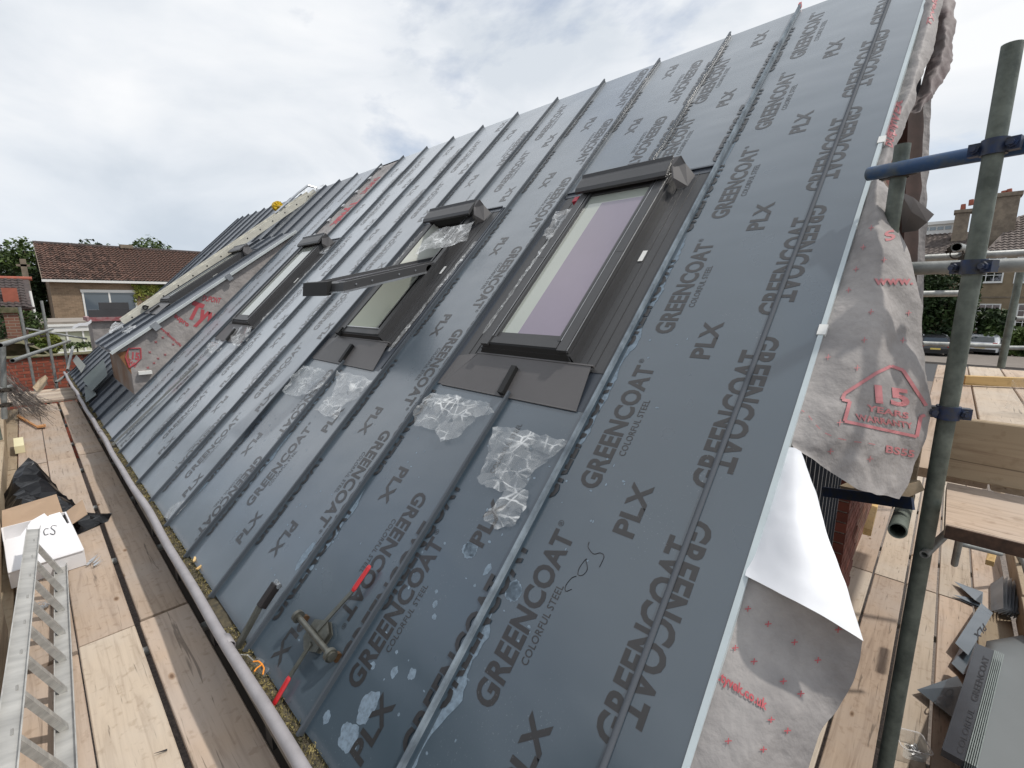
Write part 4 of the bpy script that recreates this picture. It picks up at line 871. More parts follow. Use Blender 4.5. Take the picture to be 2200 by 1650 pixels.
crD('film_scrap', [(0.812, 8.628, 3.394), (0.971, 9.303, 3.507), (1.022, 8.643, 3.543), (0.925, 8.204, 3.474), (0.817, 8.329, 3.397)], 'shiny bunch of film at the front edge of the dormer roof', 0.07, 24)
crD('film_scrap', [(0.871, 7.787, 3.436), (0.992, 7.909, 3.522), (1.009, 7.598, 3.534), (0.900, 7.369, 3.456)], 'second bunch of film on the dormer roof front edge', 0.06, 26)
crumple('bubble_wrap', [(8.939, 4.764), (8.467, 4.777), (7.801, 4.640), (7.964, 4.608), (8.239, 4.475)], 'clump of clear bubble wrap on the ridge above the ladder', 0.10, 30, 200, None, cat='plastic wrap')
# thin film strips lying along seams
q = MB()
def fstrip(name, label, u0, v0, u1, v1, wd, seed, h=0.012):
    q = MB(); n = int(abs(v1-v0)/0.02)
    for i in range(n):
        pass
    def fn(s, t):
        u = lerp(u0, u1, t)+wd*(s-0.5)*(0.6+0.8*abs(noise.noise(Vector((t*8, seed, 1))))); v = lerp(v0, v1, t)
        return Vector((-u, v, h+0.012*abs(noise.noise(Vector((u*40, v*18, seed))))))
    q.grid(fn, 4, n); obj(name, q, CRUMP, None, RM, label=label, category='plastic film', group=GF)
fstrip('film_strip', 'long thin film strip between the nearest window and its left seam', 1.86, 1.75, 1.84, 2.75, 0.03, 1)
fstrip('film_strip', 'long film strip along the seam right of the open window', 2.60, 1.55, 2.57, 2.6, 0.045, 3)
fstrip('film_strip', 'film strip beside the left edge of the open window', 3.47, 2.35, 3.46, 2.85, 0.04, 5)
fstrip('film_strip', 'film strip along the seam right of the far roof window', 5.2, 1.7, 5.18, 2.75, 0.05, 7)

# seaming tool with red handles
tool = thing('seaming_tool', 'hand roller seamer with two red handles lying on the nearest lower panels', 'tool', RM @ T((-(1.620, 0.187)[0], (1.620, 0.187)[1], 0.0)))
TM = W_[tool.name].copy()
inv = TM.inverted()
def tl(p, h): return Vector((-(p[0]), p[1], h))-Vector((-(1.620, 0.187)[0], (1.620, 0.187)[1], 0))
A1 = tl((1.764, 0.197), 0.045); A2 = tl((1.482, 0.193), 0.045)
q = MB(); q.tube(A1, A2, 0.011, 14); obj('roller_bar', q, TOOL, tool, TM, smooth=True)
for a, s_ in ((A1, 1), (A2, -1)):
    d = (A2-A1).normalized()*s_
    q = MB(); q.tube(a-d*0.012, a+d*0.004, 0.024, 20); q.tube(a-d*0.02, a-d*0.012, 0.017, 20); obj('roller_wheel', q, TOOL, tool, TM, smooth=True)
    q = MB(); q.tube(a-d*0.010+Vector((0,0,-0.034)), a+d*0.006+Vector((0,0,-0.034)), 0.017, 16); obj('lower_roller', q, TOOLB, tool, TM, smooth=True)
mid = (A1+A2)/2; ax = (A2-A1).normalized(); pr = ax.cross(Vector((0,0,1))).normalized()
q = MB(); q.prism([mid-ax*0.045-pr*0.035, mid-ax*0.06+pr*0.0, mid-ax*0.045+pr*0.035, mid+ax*0.03+pr*0.045, mid+ax*0.055+pr*0.0, mid+ax*0.03-pr*0.045], (0,0,0)) if False else None
for z0 in (-0.018, -0.038):
    pl = [mid-ax*0.062-pr*0.034, mid-ax*0.062+pr*0.034, mid-ax*0.015+pr*0.062, mid+ax*0.055+pr*0.036, mid+ax*0.055-pr*0.036, mid+ax*0.005-pr*0.062]
    q.prism([p+Vector((0,0,z0)) for p in pl], (0,0,0.006))
obj('body_plate', q, TOOL, tool, TM)
H1a = tl((1.627, 0.220), 0.035); H1b = tl((1.585, 0.391), 0.03); H1c = tl((1.580, 0.502), 0.03)
H2a = tl((1.618, 0.158), 0.035); H2b = tl((1.635, 0.038), 0.02); H2c = tl((1.624, -0.061), 0.02)
for nm, a, b, c in (('handle', H1a, H1b, H1c), ('handle', H2a, H2b, H2c)):
    d = (b-a).normalized(); sd = d.cross(Vector((0,0,1))).normalized(); Mh = TM @ frame_from(a, d, sd)
    q = MB(); q.box((-0.01, -0.009, -0.003), ((b-a).length, 0.009, 0.003)); hobj = obj(nm, q, TOOL, tool, Mh)
    d2 = (c-b).normalized(); sd2 = d2.cross(Vector((0,0,1))).normalized(); Mg = TM @ frame_from(b, d2, sd2)
    q = MB(); L_ = (c-b).length
    prof = [(0, 0.009), (0.01, 0.0125), (L_-0.01, 0.0125), (L_, 0.008)]
    for (x0, r0), (x1, r1) in zip(prof, prof[1:]):
        vs = []
        for x, r in ((x0, r0), (x1, r1)):
            for i in range(10): vs.append((x, r*cos(2*pi*i/10), 0.55*r*sin(2*pi*i/10)))
        q.add(vs, [(i, (i+1)%10, 10+(i+1)%10, 10+i) for i in range(10)])
    q.add([(L_, 0.008*cos(2*pi*i/10), 0.0044*sin(2*pi*i/10)) for i in range(10)], [list(range(10))])
    obj('red_grip', q, REDG, hobj, Mg, smooth=True)
    q = MB()
    for x in (0.0, 0.022): q.tube((x, 0, 0.003), (x, 0, 0.008), 0.005, 8)
    obj('rivets', q, SILVER, hobj, Mh)
# second seamer: black clamp on a seam
tool2 = thing('seaming_clamp', 'dark steel seaming clamp gripping the seam end by the gutter', 'tool', RM @ T((-(2.000, -0.044)[0], (2.000, -0.044)[1], 0)))
T2 = W_[tool2.name]; o2 = Vector((-(2.000, -0.044)[0], (2.000, -0.044)[1], 0))
def t2(p, h): return Vector((-p[0], p[1], h))-o2
a = t2((2.023, -0.056), 0.02); b = t2((2.028, 0.116), 0.045); c = t2((2.027, 0.229), 0.05)
q = MB(); d = (b-a).normalized(); sd = d.cross(Vector((0,0,1))).normalized()
Mh = T2 @ frame_from(a, d, sd); q.box((0, -0.008, -0.02), ((b-a).length, 0.006, 0.0)); q.box((0, 0.008, -0.02), ((b-a).length, 0.014, 0.0)); obj('jaw', q, TOOL, tool2, Mh)
Mg = T2 @ frame_from(b, (c-b).normalized(), sd); Lg = (c-b).length
q = MB(); q.cbox((0, -0.018, -0.02), (Lg*0.9, 0.018, 0.018), 0.006); obj('handle', q, mat('black_steel', (0.035, 0.03, 0.03), 0.4, metal=0.3, var=0.3), tool2, Mg)
q = MB(); q.tube((Lg*0.9, -0.02, 0.005), (Lg*0.9, 0.02, 0.005), 0.012, 10); q.tube((Lg*0.7, 0, 0.018), (Lg*0.7, 0, 0.024), 0.007, 8); q.box((Lg*0.9, -0.014, -0.01), (Lg*1.05, 0.014, -0.004)); obj('bright_end', q, SILVER, tool2, Mg, smooth=True)
# safety goggles in the gutter
gl = thing('safety_goggles', 'clear safety goggles with an orange nose piece lying in the gutter', 'goggles', T((0.452, 1.80, 2.462)))
GM = W_[gl.name]
q = MB()
for yy in (-0.028, 0.028): q.grid(lambda s, t: Vector((0.02*cos(pi*(s-0.5))-0.012, yy+0.055*(s-0.5), 0.012+0.03*(t-0.5)+0.006*cos(pi*(s-0.5)))), 8, 4)
obj('lens', q, GOGG, gl, GM @ R(50, 'Y'), smooth=True)
q = MB(); q.path([Vector((0.0, -0.05, 0.02)), Vector((0.012, -0.03, 0.028)), Vector((0.015, 0.0, 0.026)), Vector((0.008, 0.02, 0.032)), Vector((-0.006, 0.035, 0.03))], 0.003, 8); q.path([Vector((0.015, 0.0, 0.026)), Vector((-0.01, -0.012, 0.03)), Vector((-0.02, -0.02, 0.028))], 0.003, 8); obj('orange_bridge', q, ORANGE, gl, GM, smooth=True)
q = MB(); q.path([Vector((0.0, 0.05, 0.02)), Vector((-0.01, 0.09, 0.03)), Vector((-0.03, 0.13, 0.02))], 0.0022, 6); obj('arm', q, GOGG, gl, GM)
# chips and offcuts in the gutter
q = MB(); q.box((0,0,0), (0.05,0.012,0.008)); 
for k, (p, a) in enumerate([((0.470, 2.800, 2.455), 40), ((0.513, 2.865, 2.455), 100), ((0.482, 2.905, 2.455), 70)]): obj('wood_chip', q, BATTEN, None, T(p) @ R(a, 'Z'), label=['short pale wood chip in the gutter nearest the camera', 'wood chip in the gutter leaning to the panels', 'wood chip in the gutter farthest of the three'][k], category='wood chip', group='wood chips in the gutter')
# loose flashing strip on far panels
a = RM @ Vector((-(5.980, -0.035)[0], (5.980, -0.035)[1], 0.03)); b = RM @ Vector((-(5.772, 1.048)[0], (5.772, 1.048)[1], 0.03))
q = MB(); L_ = (b-a).length; q.box((0, -0.03, 0), (L_, 0.03, 0.003)); q.box((0, -0.03, 0.003), (L_, -0.026, 0.02)); obj('flashing_strip', q, mat('pale_strip', (0.36, 0.37, 0.36), 0.4, metal=0.3, var=0.1), None, frame_from(a, b-a, (0,1,0)), label='long pale folded metal strip lying down the far panels', category='metal strip')
# offcuts on the eave before the dormer
def plate(name, pts, label, m, th=0.004, h=0.03):
    q = MB(); q.prism([(-u, v, h+hh) for (u, v), hh in pts], (0, 0, th)); return obj(name, q, m, None, RM, label=label, category='metal offcut')
PGREEN = mat('greenish_sheet', (0.12, 0.15, 0.15), 0.45, var=0.1)
plate('metal_offcut', [((13.405, 0.182), 0.0), ((13.695, 0.305), 0.0), ((11.331, 0.296), 0.02), ((11.008, 0.168), 0.02)], 'pale square metal offcut resting above the gutter at the far end', mat('pale_offcut', (0.34, 0.36, 0.34), 0.4, var=0.1), h=0.05)
plate('metal_offcut', [((10.249, 0.118), 0.0), ((10.133, 0.552), 0.02), ((8.718, 0.416), 0.02), ((8.790, 0.123), 0.0)], 'large green grey folded sheet leaning before the dormer', PGREEN, h=0.08)
plate('metal_offcut', [((9.966, 0.067), 0.0), ((9.065, 0.144), 0.0), ((8.583, 0.126), 0.01), ((8.771, -0.041), 0.0)], 'small green grey sheet below the folded one at the gutter', PGREEN, h=0.03)

# ------------------------------------------------------------------ ladder lying on the dormer
lad = thing('roof_ladder', 'long pale aluminium ladder lying up the dormer roof with its ridge hook', 'ladder')
A = Vector((0.955, 8.600, 3.587)); B = Vector((3.741, 8.250, 5.760)); D_ = (B-A).normalized(); Sd = Vector((0,1,0)); Sd = (Sd-D_*Sd.dot(D_)).normalized()
LM = frame_from(A, D_, Sd); LL = (B-A).length; LADM = mat('cream_aluminium', (0.76, 0.74, 0.64), 0.45, col2=(0.62, 0.60, 0.52), nscale=8)
for s_ in (0, 0.36):
    q = MB(); q.box((0, s_-0.012, -0.07), (LL, s_+0.012, 0.02)); obj('stile', q, LADM, lad, LM)
q = MB(); q.box((0, 0, 0), (0.03, 0.336, 0.03)); rme = q.mesh('rung', LADM)
q = MB()
for k in range(int(LL/0.25)):
    link('rung', rme, lad, LM @ T((0.12+k*0.25, 0.012, -0.04))); q.tube((0.135+k*0.25, -0.0125, -0.022), (0.135+k*0.25, -0.0145, -0.022), 0.011, 8)
obj('rung_ends', q, BLACK, lad, LM)
q = MB(); q.tube((0.35, -0.04, -0.01), (0.35, -0.012, -0.01), 0.035, 12, hollow=0.015); obj('guide_wheel', q, BLACK, lad, LM)
wp = Vector((3.371, 8.950, 5.541))
q = MB(); q.tube(wp-Vector((0,0.03,0)), wp+Vector((0,0.0,0)), 0.085, 20); q.tube(wp+Vector((0,0.03,0)), wp+Vector((0,0.06,0)), 0.085, 20); q.tube(wp-Vector((0,0.04,0)), wp+Vector((0,0.07,0)), 0.03, 10)
for k in range(8):
    a_ = k*pi/4; q.tube(wp+Vector((0.03*cos(a_), -0.034, 0.03*sin(a_))), wp+Vector((0.08*cos(a_), -0.034, 0.08*sin(a_))), 0.007, 5)
obj('yellow_wheel', q, YEL, lad, smooth=True)
q = MB(); q.tube(wp, LM @ Vector((LL-0.55, 0.18, 0.02)), 0.015, 8); q.path([LM @ Vector((LL-0.75, 0.18, 0.03)), LM @ Vector((LL-0.2, 0.18, 0.09)), LM @ Vector((LL+0.02, 0.18, 0.10)), LM @ Vector((LL+0.12, 0.18, 0.0)), LM @ Vector((LL+0.10, 0.18, -0.15))], 0.018, 8); obj('ridge_hook', q, SILVER, lad, smooth=True)
# chimney wrapped in membrane with two dark capping blocks
ch = thing('chimney', 'chimney stack wrapped in grey membrane beyond the dormer', 'chimney')
c0 = Vector((0.943, 12.900, 3.033)); ct = Vector((0.962, 12.900, 3.485)); cr = Vector((1.732, 12.900, 3.440))
q = MB(); q.box((c0.x, 12.9, 2.6), (cr.x, 13.7, ct.z)); obj('stack', q, TYVEK, ch)
q = MB(); q.box((c0.x-0.06, 12.82, ct.z-0.02), (cr.x+0.05, 13.75, ct.z+0.06)); obj('membrane_collar', q, mat('creased_membrane_red', (0.40, 0.30, 0.30), 0.7, col2=(0.3, 0.08, 0.09), nscale=7), ch)
q = MB(); q.grid(lambda s, t: Vector((c0.x-0.3+0.3*s, 12.85-0.05*s, ct.z-0.13-0.06*t+0.16*s+0.03*sin(6*s))), 6, 4); obj('white_flap', q, TYVEKW, ch)
GB = mat('charcoal_block', (0.065, 0.065, 0.07), 0.6, var=0.15)
b1 = Vector((0.935, 12.700, 3.679)); b2 = Vector((1.365, 12.700, 3.826)); b3 = Vector((1.116, 12.550, 3.753)); b4 = Vector((1.583, 12.550, 3.902))
q = MB(); q.box((b1.x, 12.85, ct.z+0.06), (b1.x+1.0, 13.1, ct.z+0.21)); obj('capping_block', q, GB, None, label='lower charcoal capping block on the wrapped chimney', category='block')
q = MB(); q.box((b3.x, 12.87, ct.z+0.212), (b4.x, 13.1, ct.z+0.36)); obj('capping_block', q, GB, None, label='upper charcoal capping block stacked on the lower one', category='block')

# ================================================================== LEFT SCAFFOLD
def plank_mesh(L_, w_=0.222, th=0.038, m=PLANK, nm='plank'):
    q = MB(); q.cbox((0, -w_/2, -th), (L_, w_/2, 0), 0.004); return q.mesh(nm, m)
sc = thing('scaffold', 'scaffold walkway of long planks beside the gutter on the left', 'scaffold')
rnd = random.Random(11)
def plank(sc_, x, y0, y1, z, m=PLANK, w_=0.222, ax='Y', rz=0.0):
    L_ = y1-y0; M = T((x, y0, z)) @ R(90+rz, 'Z') if ax == 'Y' else T((y0, x, z)) @ R(rz, 'Z')
    link('plank', plank_mesh(L_, w_, m=m), sc_, M @ R(rnd.uniform(-0.25, 0.25), 'X'))
D0 = 2.18
joints = [(-0.95, 2.985), (3.01, 6.92), (6.95, 10.87)]
for j, (a, b) in enumerate(joints):
    plank(sc, 0.3285+(0.008 if j == 0 else 0), a, b, D0, PLANK, 0.214 if j else 0.222, rz=(0.15, 0, 0.0)[j])
    plank(sc, 0.082, a-0.02, b-0.01, D0-0.004*j, (PLANKW, PLANK, PLANK)[j], 0.222)
    plank(sc, -0.142, a-0.05, b-0.06, D0-0.002, PLANK, 0.215)
    plank(sc, -0.36, a, b, D0-0.03, PLANKM, 0.2)
for k in range(6): plank(sc, 11.02+k*0.235, -0.75, 0.62, D0+0.045, PLANKW if k % 2 else PLANK, 0.222, 'X', rz=rnd.uniform(-1, 1))
# toe board on edge
def toe(sc_, p, q_, z0, h, th, m):
    p = Vector(p); q_ = Vector(q_); d = q_-p; M = frame_from((p.x, p.y, z0), d, (0,0,1)); mb = MB(); mb.cbox((0, 0, -th/2), (d.length, h, th/2), 0.004)
    link('toe_board', mb.mesh('toe_board', m), sc_, M)
toe(sc, (-0.8, 10.95, 0), (0.5, 10.95, 0), D0-0.3, 0.26, 0.03, PLANKD)
toe(sc, (-0.285, -0.5, 0), (-0.292, 3.4, 0), D0, 0.225, 0.036, PLANKD)
toe(sc, (-0.325, 3.45, 0), (-0.34, 7.3, 0), D0, 0.21, 0.036, PLANKM)
toe(sc, (-0.345, 7.35, 0), (-0.42, 11.2, 0), D0, 0.21, 0.036, PLANKM)
def tubeo(sc_, a, b, m=GALV, r=0.02415, nm='tube', hollow=0.004):
    q = MB(); q.tube(a, b, r, 18, hollow=hollow); return obj(nm, q, m, sc_, smooth=True)
def coupler(sc_, p, ax1, m=BLUEC, r=0.024, ang=0):
    """half-clamp band round a tube of axis ax1 with two bolts"""
    p = Vector(p); ax = Vector(ax1).normalized(); q = MB(); n = 16
    u = ax.orthogonal().normalized(); w_ = ax.cross(u)
    u, w_ = u*cos(radians(ang))+w_*sin(radians(ang)), w_*cos(radians(ang))-u*sin(radians(ang))
    q.tube(p-ax*0.022, p+ax*0.022, r+0.0075, 18, hollow=0.006)
    for s_ in (-1, 1):
        c = p+u*s_*(r+0.016); fm = frame_from(c, u, ax); q.box((-0.016, -0.018, -0.014), (0.016, 0.018, 0.014), fm)
        q.tube(c-w_*0.03, c+w_*0.034, 0.008, 8); q.tube(c+w_*0.014, c+w_*0.026, 0.013, 6)
    o = obj('coupler', q, m, sc_, smooth=True); return o
# transoms below the deck
for y in (0.4, 1.6, 2.8, 4.0, 5.2, 6.5, 7.8, 9.1, 10.4): tubeo(sc, (-0.8, y, D0-0.065), (0.50, y, D0-0.065), GALV)
tubeo(sc, (0.1, -0.5, D0-0.12), (0.1, 12.0, D0-0.12), GALVD)
# standards at the far return and guard rails
YF = 13.9
def vtube(px, Y, z0, z1, m=GALV):
    return tubeo(sc, (px, Y, z0), (px, Y, z1), m)
s1 = Vector((-0.017, 13.600, 3.755)); s1b = Vector((-0.055, 13.600, 2.433)); vtube((s1.x+s1b.x)/2, 13.6, 0, s1.z)
s2 = Vector((0.296, 13.900, 3.883)); vtube(s2.x, 13.9, 0, s2.z)
s3 = Vector((0.532, 14.200, 3.031)); vtube(s3.x, 14.2, 0, s3.z)
tubeo(sc, (-0.192, 6.500, 3.476), (0.349, 12.800, 3.335)); tubeo(sc, (-0.162, 8.000, 3.191), (0.607, 13.600, 3.041)); tubeo(sc, (-0.003, 13.500, 3.330), (0.856, 13.200, 3.089), r=0.02)
tubeo(sc, (0.508, 12.900, 2.444), (0.249, 12.000, 2.377)); tubeo(sc, (0.678, 14.400, 2.851), (0.470, 13.000, 2.486))
# outer left standards and rails near the picture edge
tubeo(sc, (-0.202, 7.600, 3.413), (-0.301, 7.600, 2.580)); tubeo(sc, (-0.284, 7.400, 2.936), (-0.235, 8.800, 2.789))
q0 = (-0.238, 7.000, 3.023); tubeo(sc, (-0.37, 3.0, 0.0), (-0.37, 3.0, 2.62), GALVD)
tubeo(sc, (-0.36, 7.4, 0.0), (-0.36, 7.4, 3.15), GALVD); tubeo(sc, (-0.40, 10.6, 0), (-0.40, 10.6, 2.95), GALV)
for p in ((-0.244, 7.400, 2.930), (-0.266, 7.400, 2.767)): coupler(sc, p, (0,0,1), RUST)
coupler(sc, (0.020, 13.600, 3.002), (0,0,1), RUST); coupler(sc, (0.227, 13.900, 3.146), (0,0,1), RUST)
# wedge board at the far return
q = MB(); q.prism([(-0.062, 12.200, 2.305), (0.042, 12.600, 2.394), (0.144, 13.000, 2.418), (0.170, 13.000, 2.358), (0.129, 12.600, 2.282), (0.005, 12.000, 2.200)], (0, 0.04, 0)); obj('stop_board', q, PLANKM, sc)

# aluminium ladder standing on its edge
al = thing('ladder', 'weathered aluminium ladder lying on its edge along the toe board', 'ladder')
def rail(p0, p1, nm, hole=True, w_=0.062, n_=(1, 0, 0)):
    p0 = Vector(p0); p1 = Vector(p1); M = frame_from(p0, p1-p0, n_); L_ = (p1-p0).length
    q = MB(); q.box((0, -w_/2, -0.003), (L_, w_/2, 0.003)); q.box((0, -w_/2, -0.024), (L_, -w_/2+0.004, -0.003)); q.box((0, w_/2-0.004, -0.024), (L_, w_/2, -0.003))
    return obj(nm, q, ALU, al, M), M, L_
ra0 = Vector((-0.268, 1.0, 2.47)); ra1 = Vector((-0.106, 3.950, 2.518))
ra1 = Vector((-0.136, 4.05, 2.47)); rb0 = Vector((-0.150, 1.0, 2.215)); rb1 = Vector((-0.044, 4.05, 2.215))
r1, M1, L1 = rail(ra0, ra1, 'stile', n_=(1, 0, -0.25)); r2, M2, L2 = rail(rb0, rb1, 'stile', n_=(1, 0, -0.1))
q = MB(); q.box((0, -0.016, -0.012), (1, 0.016, 0.012)); rb = q.mesh('rung', ALU)
qh = MB()
for k in range(12):
    t = 0.04+k*0.0815; a = ra0.lerp(ra1, t); b = rb0.lerp(rb1, t+0.0)
    Mx = frame_from(a, b-a, (0, 1, 0)) @ Matrix.Diagonal(((b-a).length, 1, 1, 1)); link('rung', rb, al, Mx)
    c = M1.inverted() @ a
    qh.tube((c.x, 0, 0.003), (c.x, 0, 0.0042), 0.014, 14, hollow=0.003); 
obj('rung_ends', qh, GALV, al, M1)
qh = MB()
for k in range(12):
    t = 0.04+k*0.0815; c = M1.inverted() @ ra0.lerp(ra1, t); qh.tube((c.x, 0, 0.0028), (c.x, 0, 0.0036), 0.011, 14)
obj('rung_holes', qh, DARKIN, al, M1)
c = M1.inverted() @ Vector((-0.172, 2.627, 2.475))
q = MB(); q.box((c.x-0.13, -0.026, 0.0032), (c.x+0.13, 0.026, 0.0040)); stk = obj('sticker', q, CARDW, al, M1)
q = text_mb('LADDERS', (c.x+0.10, 0.006, 0.0046), (-0.17, 0, 0), (0, -0.022, 0), 0.05); obj('sticker_lettering', q, ORANGE, stk, M1)
q = MB(); q.box((c.x-0.128, -0.025, 0.0042), (c.x-0.085, 0.025, 0.0047)); obj('sticker_band', q, PEN, stk, M1)
q = MB()
for y in (-0.018, -0.006, 0.006, 0.018): q.box((c.x-0.118, y-0.004, 0.0049), (c.x-0.095, y+0.004, 0.0052))
obj('sticker_symbols', q, CARDW, stk, M1)

# cardboard box, bin bag, foam, wire bundle, offcuts on the left deck
bx = thing('cardboard_box', 'open white cardboard box with a handwritten mark and brown inner flaps', 'box', T((-0.12, 4.35, D0)) @ R(3, 'Z'))
BM = W_[bx.name]
q = MB(); q.box((-0.16, -0.42, 0), (0.16, -0.41, 0.11)); q.box((-0.16, 0.41, 0), (0.16, 0.42, 0.11)); q.box((-0.17, -0.42, 0), (-0.16, 0.42, 0.11)); q.box((0.16, -0.42, 0), (0.17, 0.42, 0.11)); q.box((-0.16, -0.41, 0.0), (0.16, 0.41, 0.004)); obj('box_sides', q, CARDW, bx, BM)
q = MB(); q.box((-0.168, -0.425, 0.112), (0.165, 0.13, 0.116)); fl = obj('lid_flap', q, CARDW, bx, BM @ R(1, 'X'))
q = MB(); q.prism([(-0.165, 0.42, 0.11), (0.15, 0.42, 0.11), (0.14, 0.50, 0.24), (-0.15, 0.50, 0.21)], (0, 0.004, 0)); obj('flap', q, CARD, bx, BM)
q = MB(); q.prism([(0.17, 0.10, 0.11), (0.17, 0.41, 0.11), (0.27, 0.42, 0.17), (0.26, 0.12, 0.15)], (0, 0, 0.004)); obj('flap', q, CARD, bx, BM)
q = MB(); q.prism([(-0.10, 0.14, 0.09), (0.10, 0.16, 0.09), (0.05, 0.30, 0.17), (-0.02, 0.27, 0.15)], (0, 0.01, 0.006)); q.prism([(0.02, 0.14, 0.09), (0.15, 0.15, 0.09), (0.13, 0.3, 0.15), (0.07, 0.26, 0.16)], (0, 0.01, 0.006)); obj('paper', q, CARDW, bx, BM)
Mz = BM
def bxp(p):
    v = BM.inverted() @ Vector(p); return (v.x, v.y, 0.120)
scribble([bxp((-0.035, 4.482, 2.300)), bxp((-0.053, 4.511, 2.300)), bxp((-0.064, 4.473, 2.300)), bxp((-0.048, 4.388, 2.300)), bxp((-0.055, 4.329, 2.300)), bxp((-0.072, 4.365, 2.300))], BM, r=0.0022, parent=fl)
scribble([bxp((-0.078, 4.468, 2.300)), bxp((-0.092, 4.482, 2.300)), bxp((-0.102, 4.435, 2.300)), bxp((-0.097, 4.364, 2.300)), bxp((-0.081, 4.366, 2.300))], BM, r=0.0022, parent=fl)
def blobsheet(name, outline, hgt, m, label, cat, seed, z0=D0, n=500, amp=0.02):
    rnd = random.Random(seed); P_ = [Vector((p[0], p[1])) for p in outline]; hs = [p[2] for p in outline]; out = []; k = len(P_)
    for i in range(k):
        for j in range(6): out.append(P_[i].lerp(P_[(i+1)%k], j/6))
    ne = len(out); x0 = min(p.x for p in out); x1 = max(p.x for p in out); y0 = min(p.y for p in out); y1 = max(p.y for p in out)
    pts = out+[Vector((rnd.uniform(x0,x1), rnd.uniform(y0,y1))) for _ in range(n)]
    r = delaunay_2d_cdt(pts, [(i, (i+1)%ne) for i in range(ne)], [], 1, 1e-6)
    vs = []
    for p in r[0]:
        de = min((p-q_).length for q_ in out); h = min(1, de/0.10); peak = 0
        for (hx, hy, hr, hh) in hgt: peak = max(peak, hh*max(0, 1-((p.x-hx)**2+((p.y-hy)*0.55)**2)**0.5/hr))
        nn_ = Vector((p.x*11, p.y*8, seed)); rg = 1-abs(noise.noise(nn_))*2
        vs.append((p.x, p.y, z0+0.004+h*(0.03+peak)+amp*h*(rg+0.6*noise.noise(nn_*2.6))))
    mb = MB(); mb.add(vs, r[2]); return obj(name, mb, m, None, None, smooth=False, label=label, category=cat)
blobsheet('bin_bag', [(-0.343, 5.705, 2.200), (-0.270, 6.185, 2.200), (-0.169, 6.753, 2.200), (-0.134, 6.856, 2.200), (-0.052, 6.258, 2.200), (0.003, 5.803, 2.200), (0.039, 5.524, 2.200), (0.142, 4.939, 2.200), (0.194, 4.847, 2.200), (0.286, 4.787, 2.200), (0.247, 4.628, 2.200), (0.047, 4.508, 2.200), (-0.190, 4.719, 2.200), (-0.326, 5.175, 2.200)], [(-0.14, 5.9, 0.42, 0.26), (-0.22, 5.1, 0.25, 0.16), (0.0, 5.0, 0.2, 0.12)], BAG, 'black bin bag crumpled on the planks behind the white box', 'bin bag', 4, n=700, amp=0.03)
fo = MB(); fo.box((-0.04, -0.24, 0), (0.04, 0.24, 0.085)); obj('foam_block', fo, FOAM, None, T((-0.235, 7.75, D0)) @ R(1, 'Z'), label='cream foam insulation block by the toe board', category='foam block')
rw_ = random.Random(5); q = MB()
wa = Vector((-0.365, 14.710, 2.450)); wa = Vector((-0.42, 10.6, 2.75)); wb = Vector((-0.015, 9.877, 2.200))
for k in range(150):
    a = wa+Vector((rw_.gauss(0,0.05), rw_.gauss(0,0.45), rw_.gauss(0,0.09))); b = wb+Vector((rw_.gauss(0,0.09), rw_.gauss(0,0.45), abs(rw_.gauss(0,0.06)))); m_ = a.lerp(b, 0.5)+Vector((rw_.gauss(0,0.02), 0, rw_.gauss(0.0,0.05)))
    q.tube(a, m_, 0.0022, 3, caps=False); q.tube(m_, b, 0.0022, 3, caps=False)
obj('wire_mesh_bundle', q, mat('old_wire', (0.20, 0.17, 0.15), 0.6, metal=0.3, var=0.3), None, label='tangled grey bundle of wire mesh propped against the scaffold at the far left', category='wire bundle')
a = Vector((-0.267, 9.816, 2.200)); b = Vector((-0.074, 8.743, 2.200)); c = Vector((0.011, 8.754, 2.200))
q = MB(); q.prism([a, b, c, c+Vector((0.0, 0.12, 0)), b+Vector((0.0, 0.1, 0)), a+Vector((0.02, 0.1, 0))], (0, 0, 0.02)); obj('wood_offcut', q, mat('orange_wood', (0.50, 0.24, 0.09), 0.7, var=0.15), None, label='bent orange brown wood offcut on the planks beyond the foam', category='wood offcut')
for k, (p, lab) in enumerate([((0.115, 3.910, 2.190), 'silvery metal scraps on the plank right of the box'), ((-0.142, 3.521, 2.190), 'shiny metal swarf between the ladder rungs'), ((0.143, 1.999, 2.190), 'small dark triangular scrap on the pale plank')]):
    q = MB(); rr = random.Random(k)
    for j in range((7, 26, 1)[k]):
        c = Vector(p)+Vector((rr.gauss(0,0.012), rr.gauss(0,0.03), 0.004+0.006*rr.random())) if k < 2 else Vector(p); s_ = (0.03, 0.018, 0.02)[k]
        an = rr.uniform(0, 3.1) if k else 0.6+rr.uniform(-0.2, 0.2); d = Vector((cos(an), sin(an), rr.uniform(-0.1, 0.25)))*s_; e = Vector((-sin(an), cos(an), 0.1))*s_*0.22
        q.prism([c-d-e, c+d, c-d+e], (0,0,0.0015))
    obj('metal_scraps', q, SILVER if k < 2 else PEN, None, label=lab, category='metal scraps')

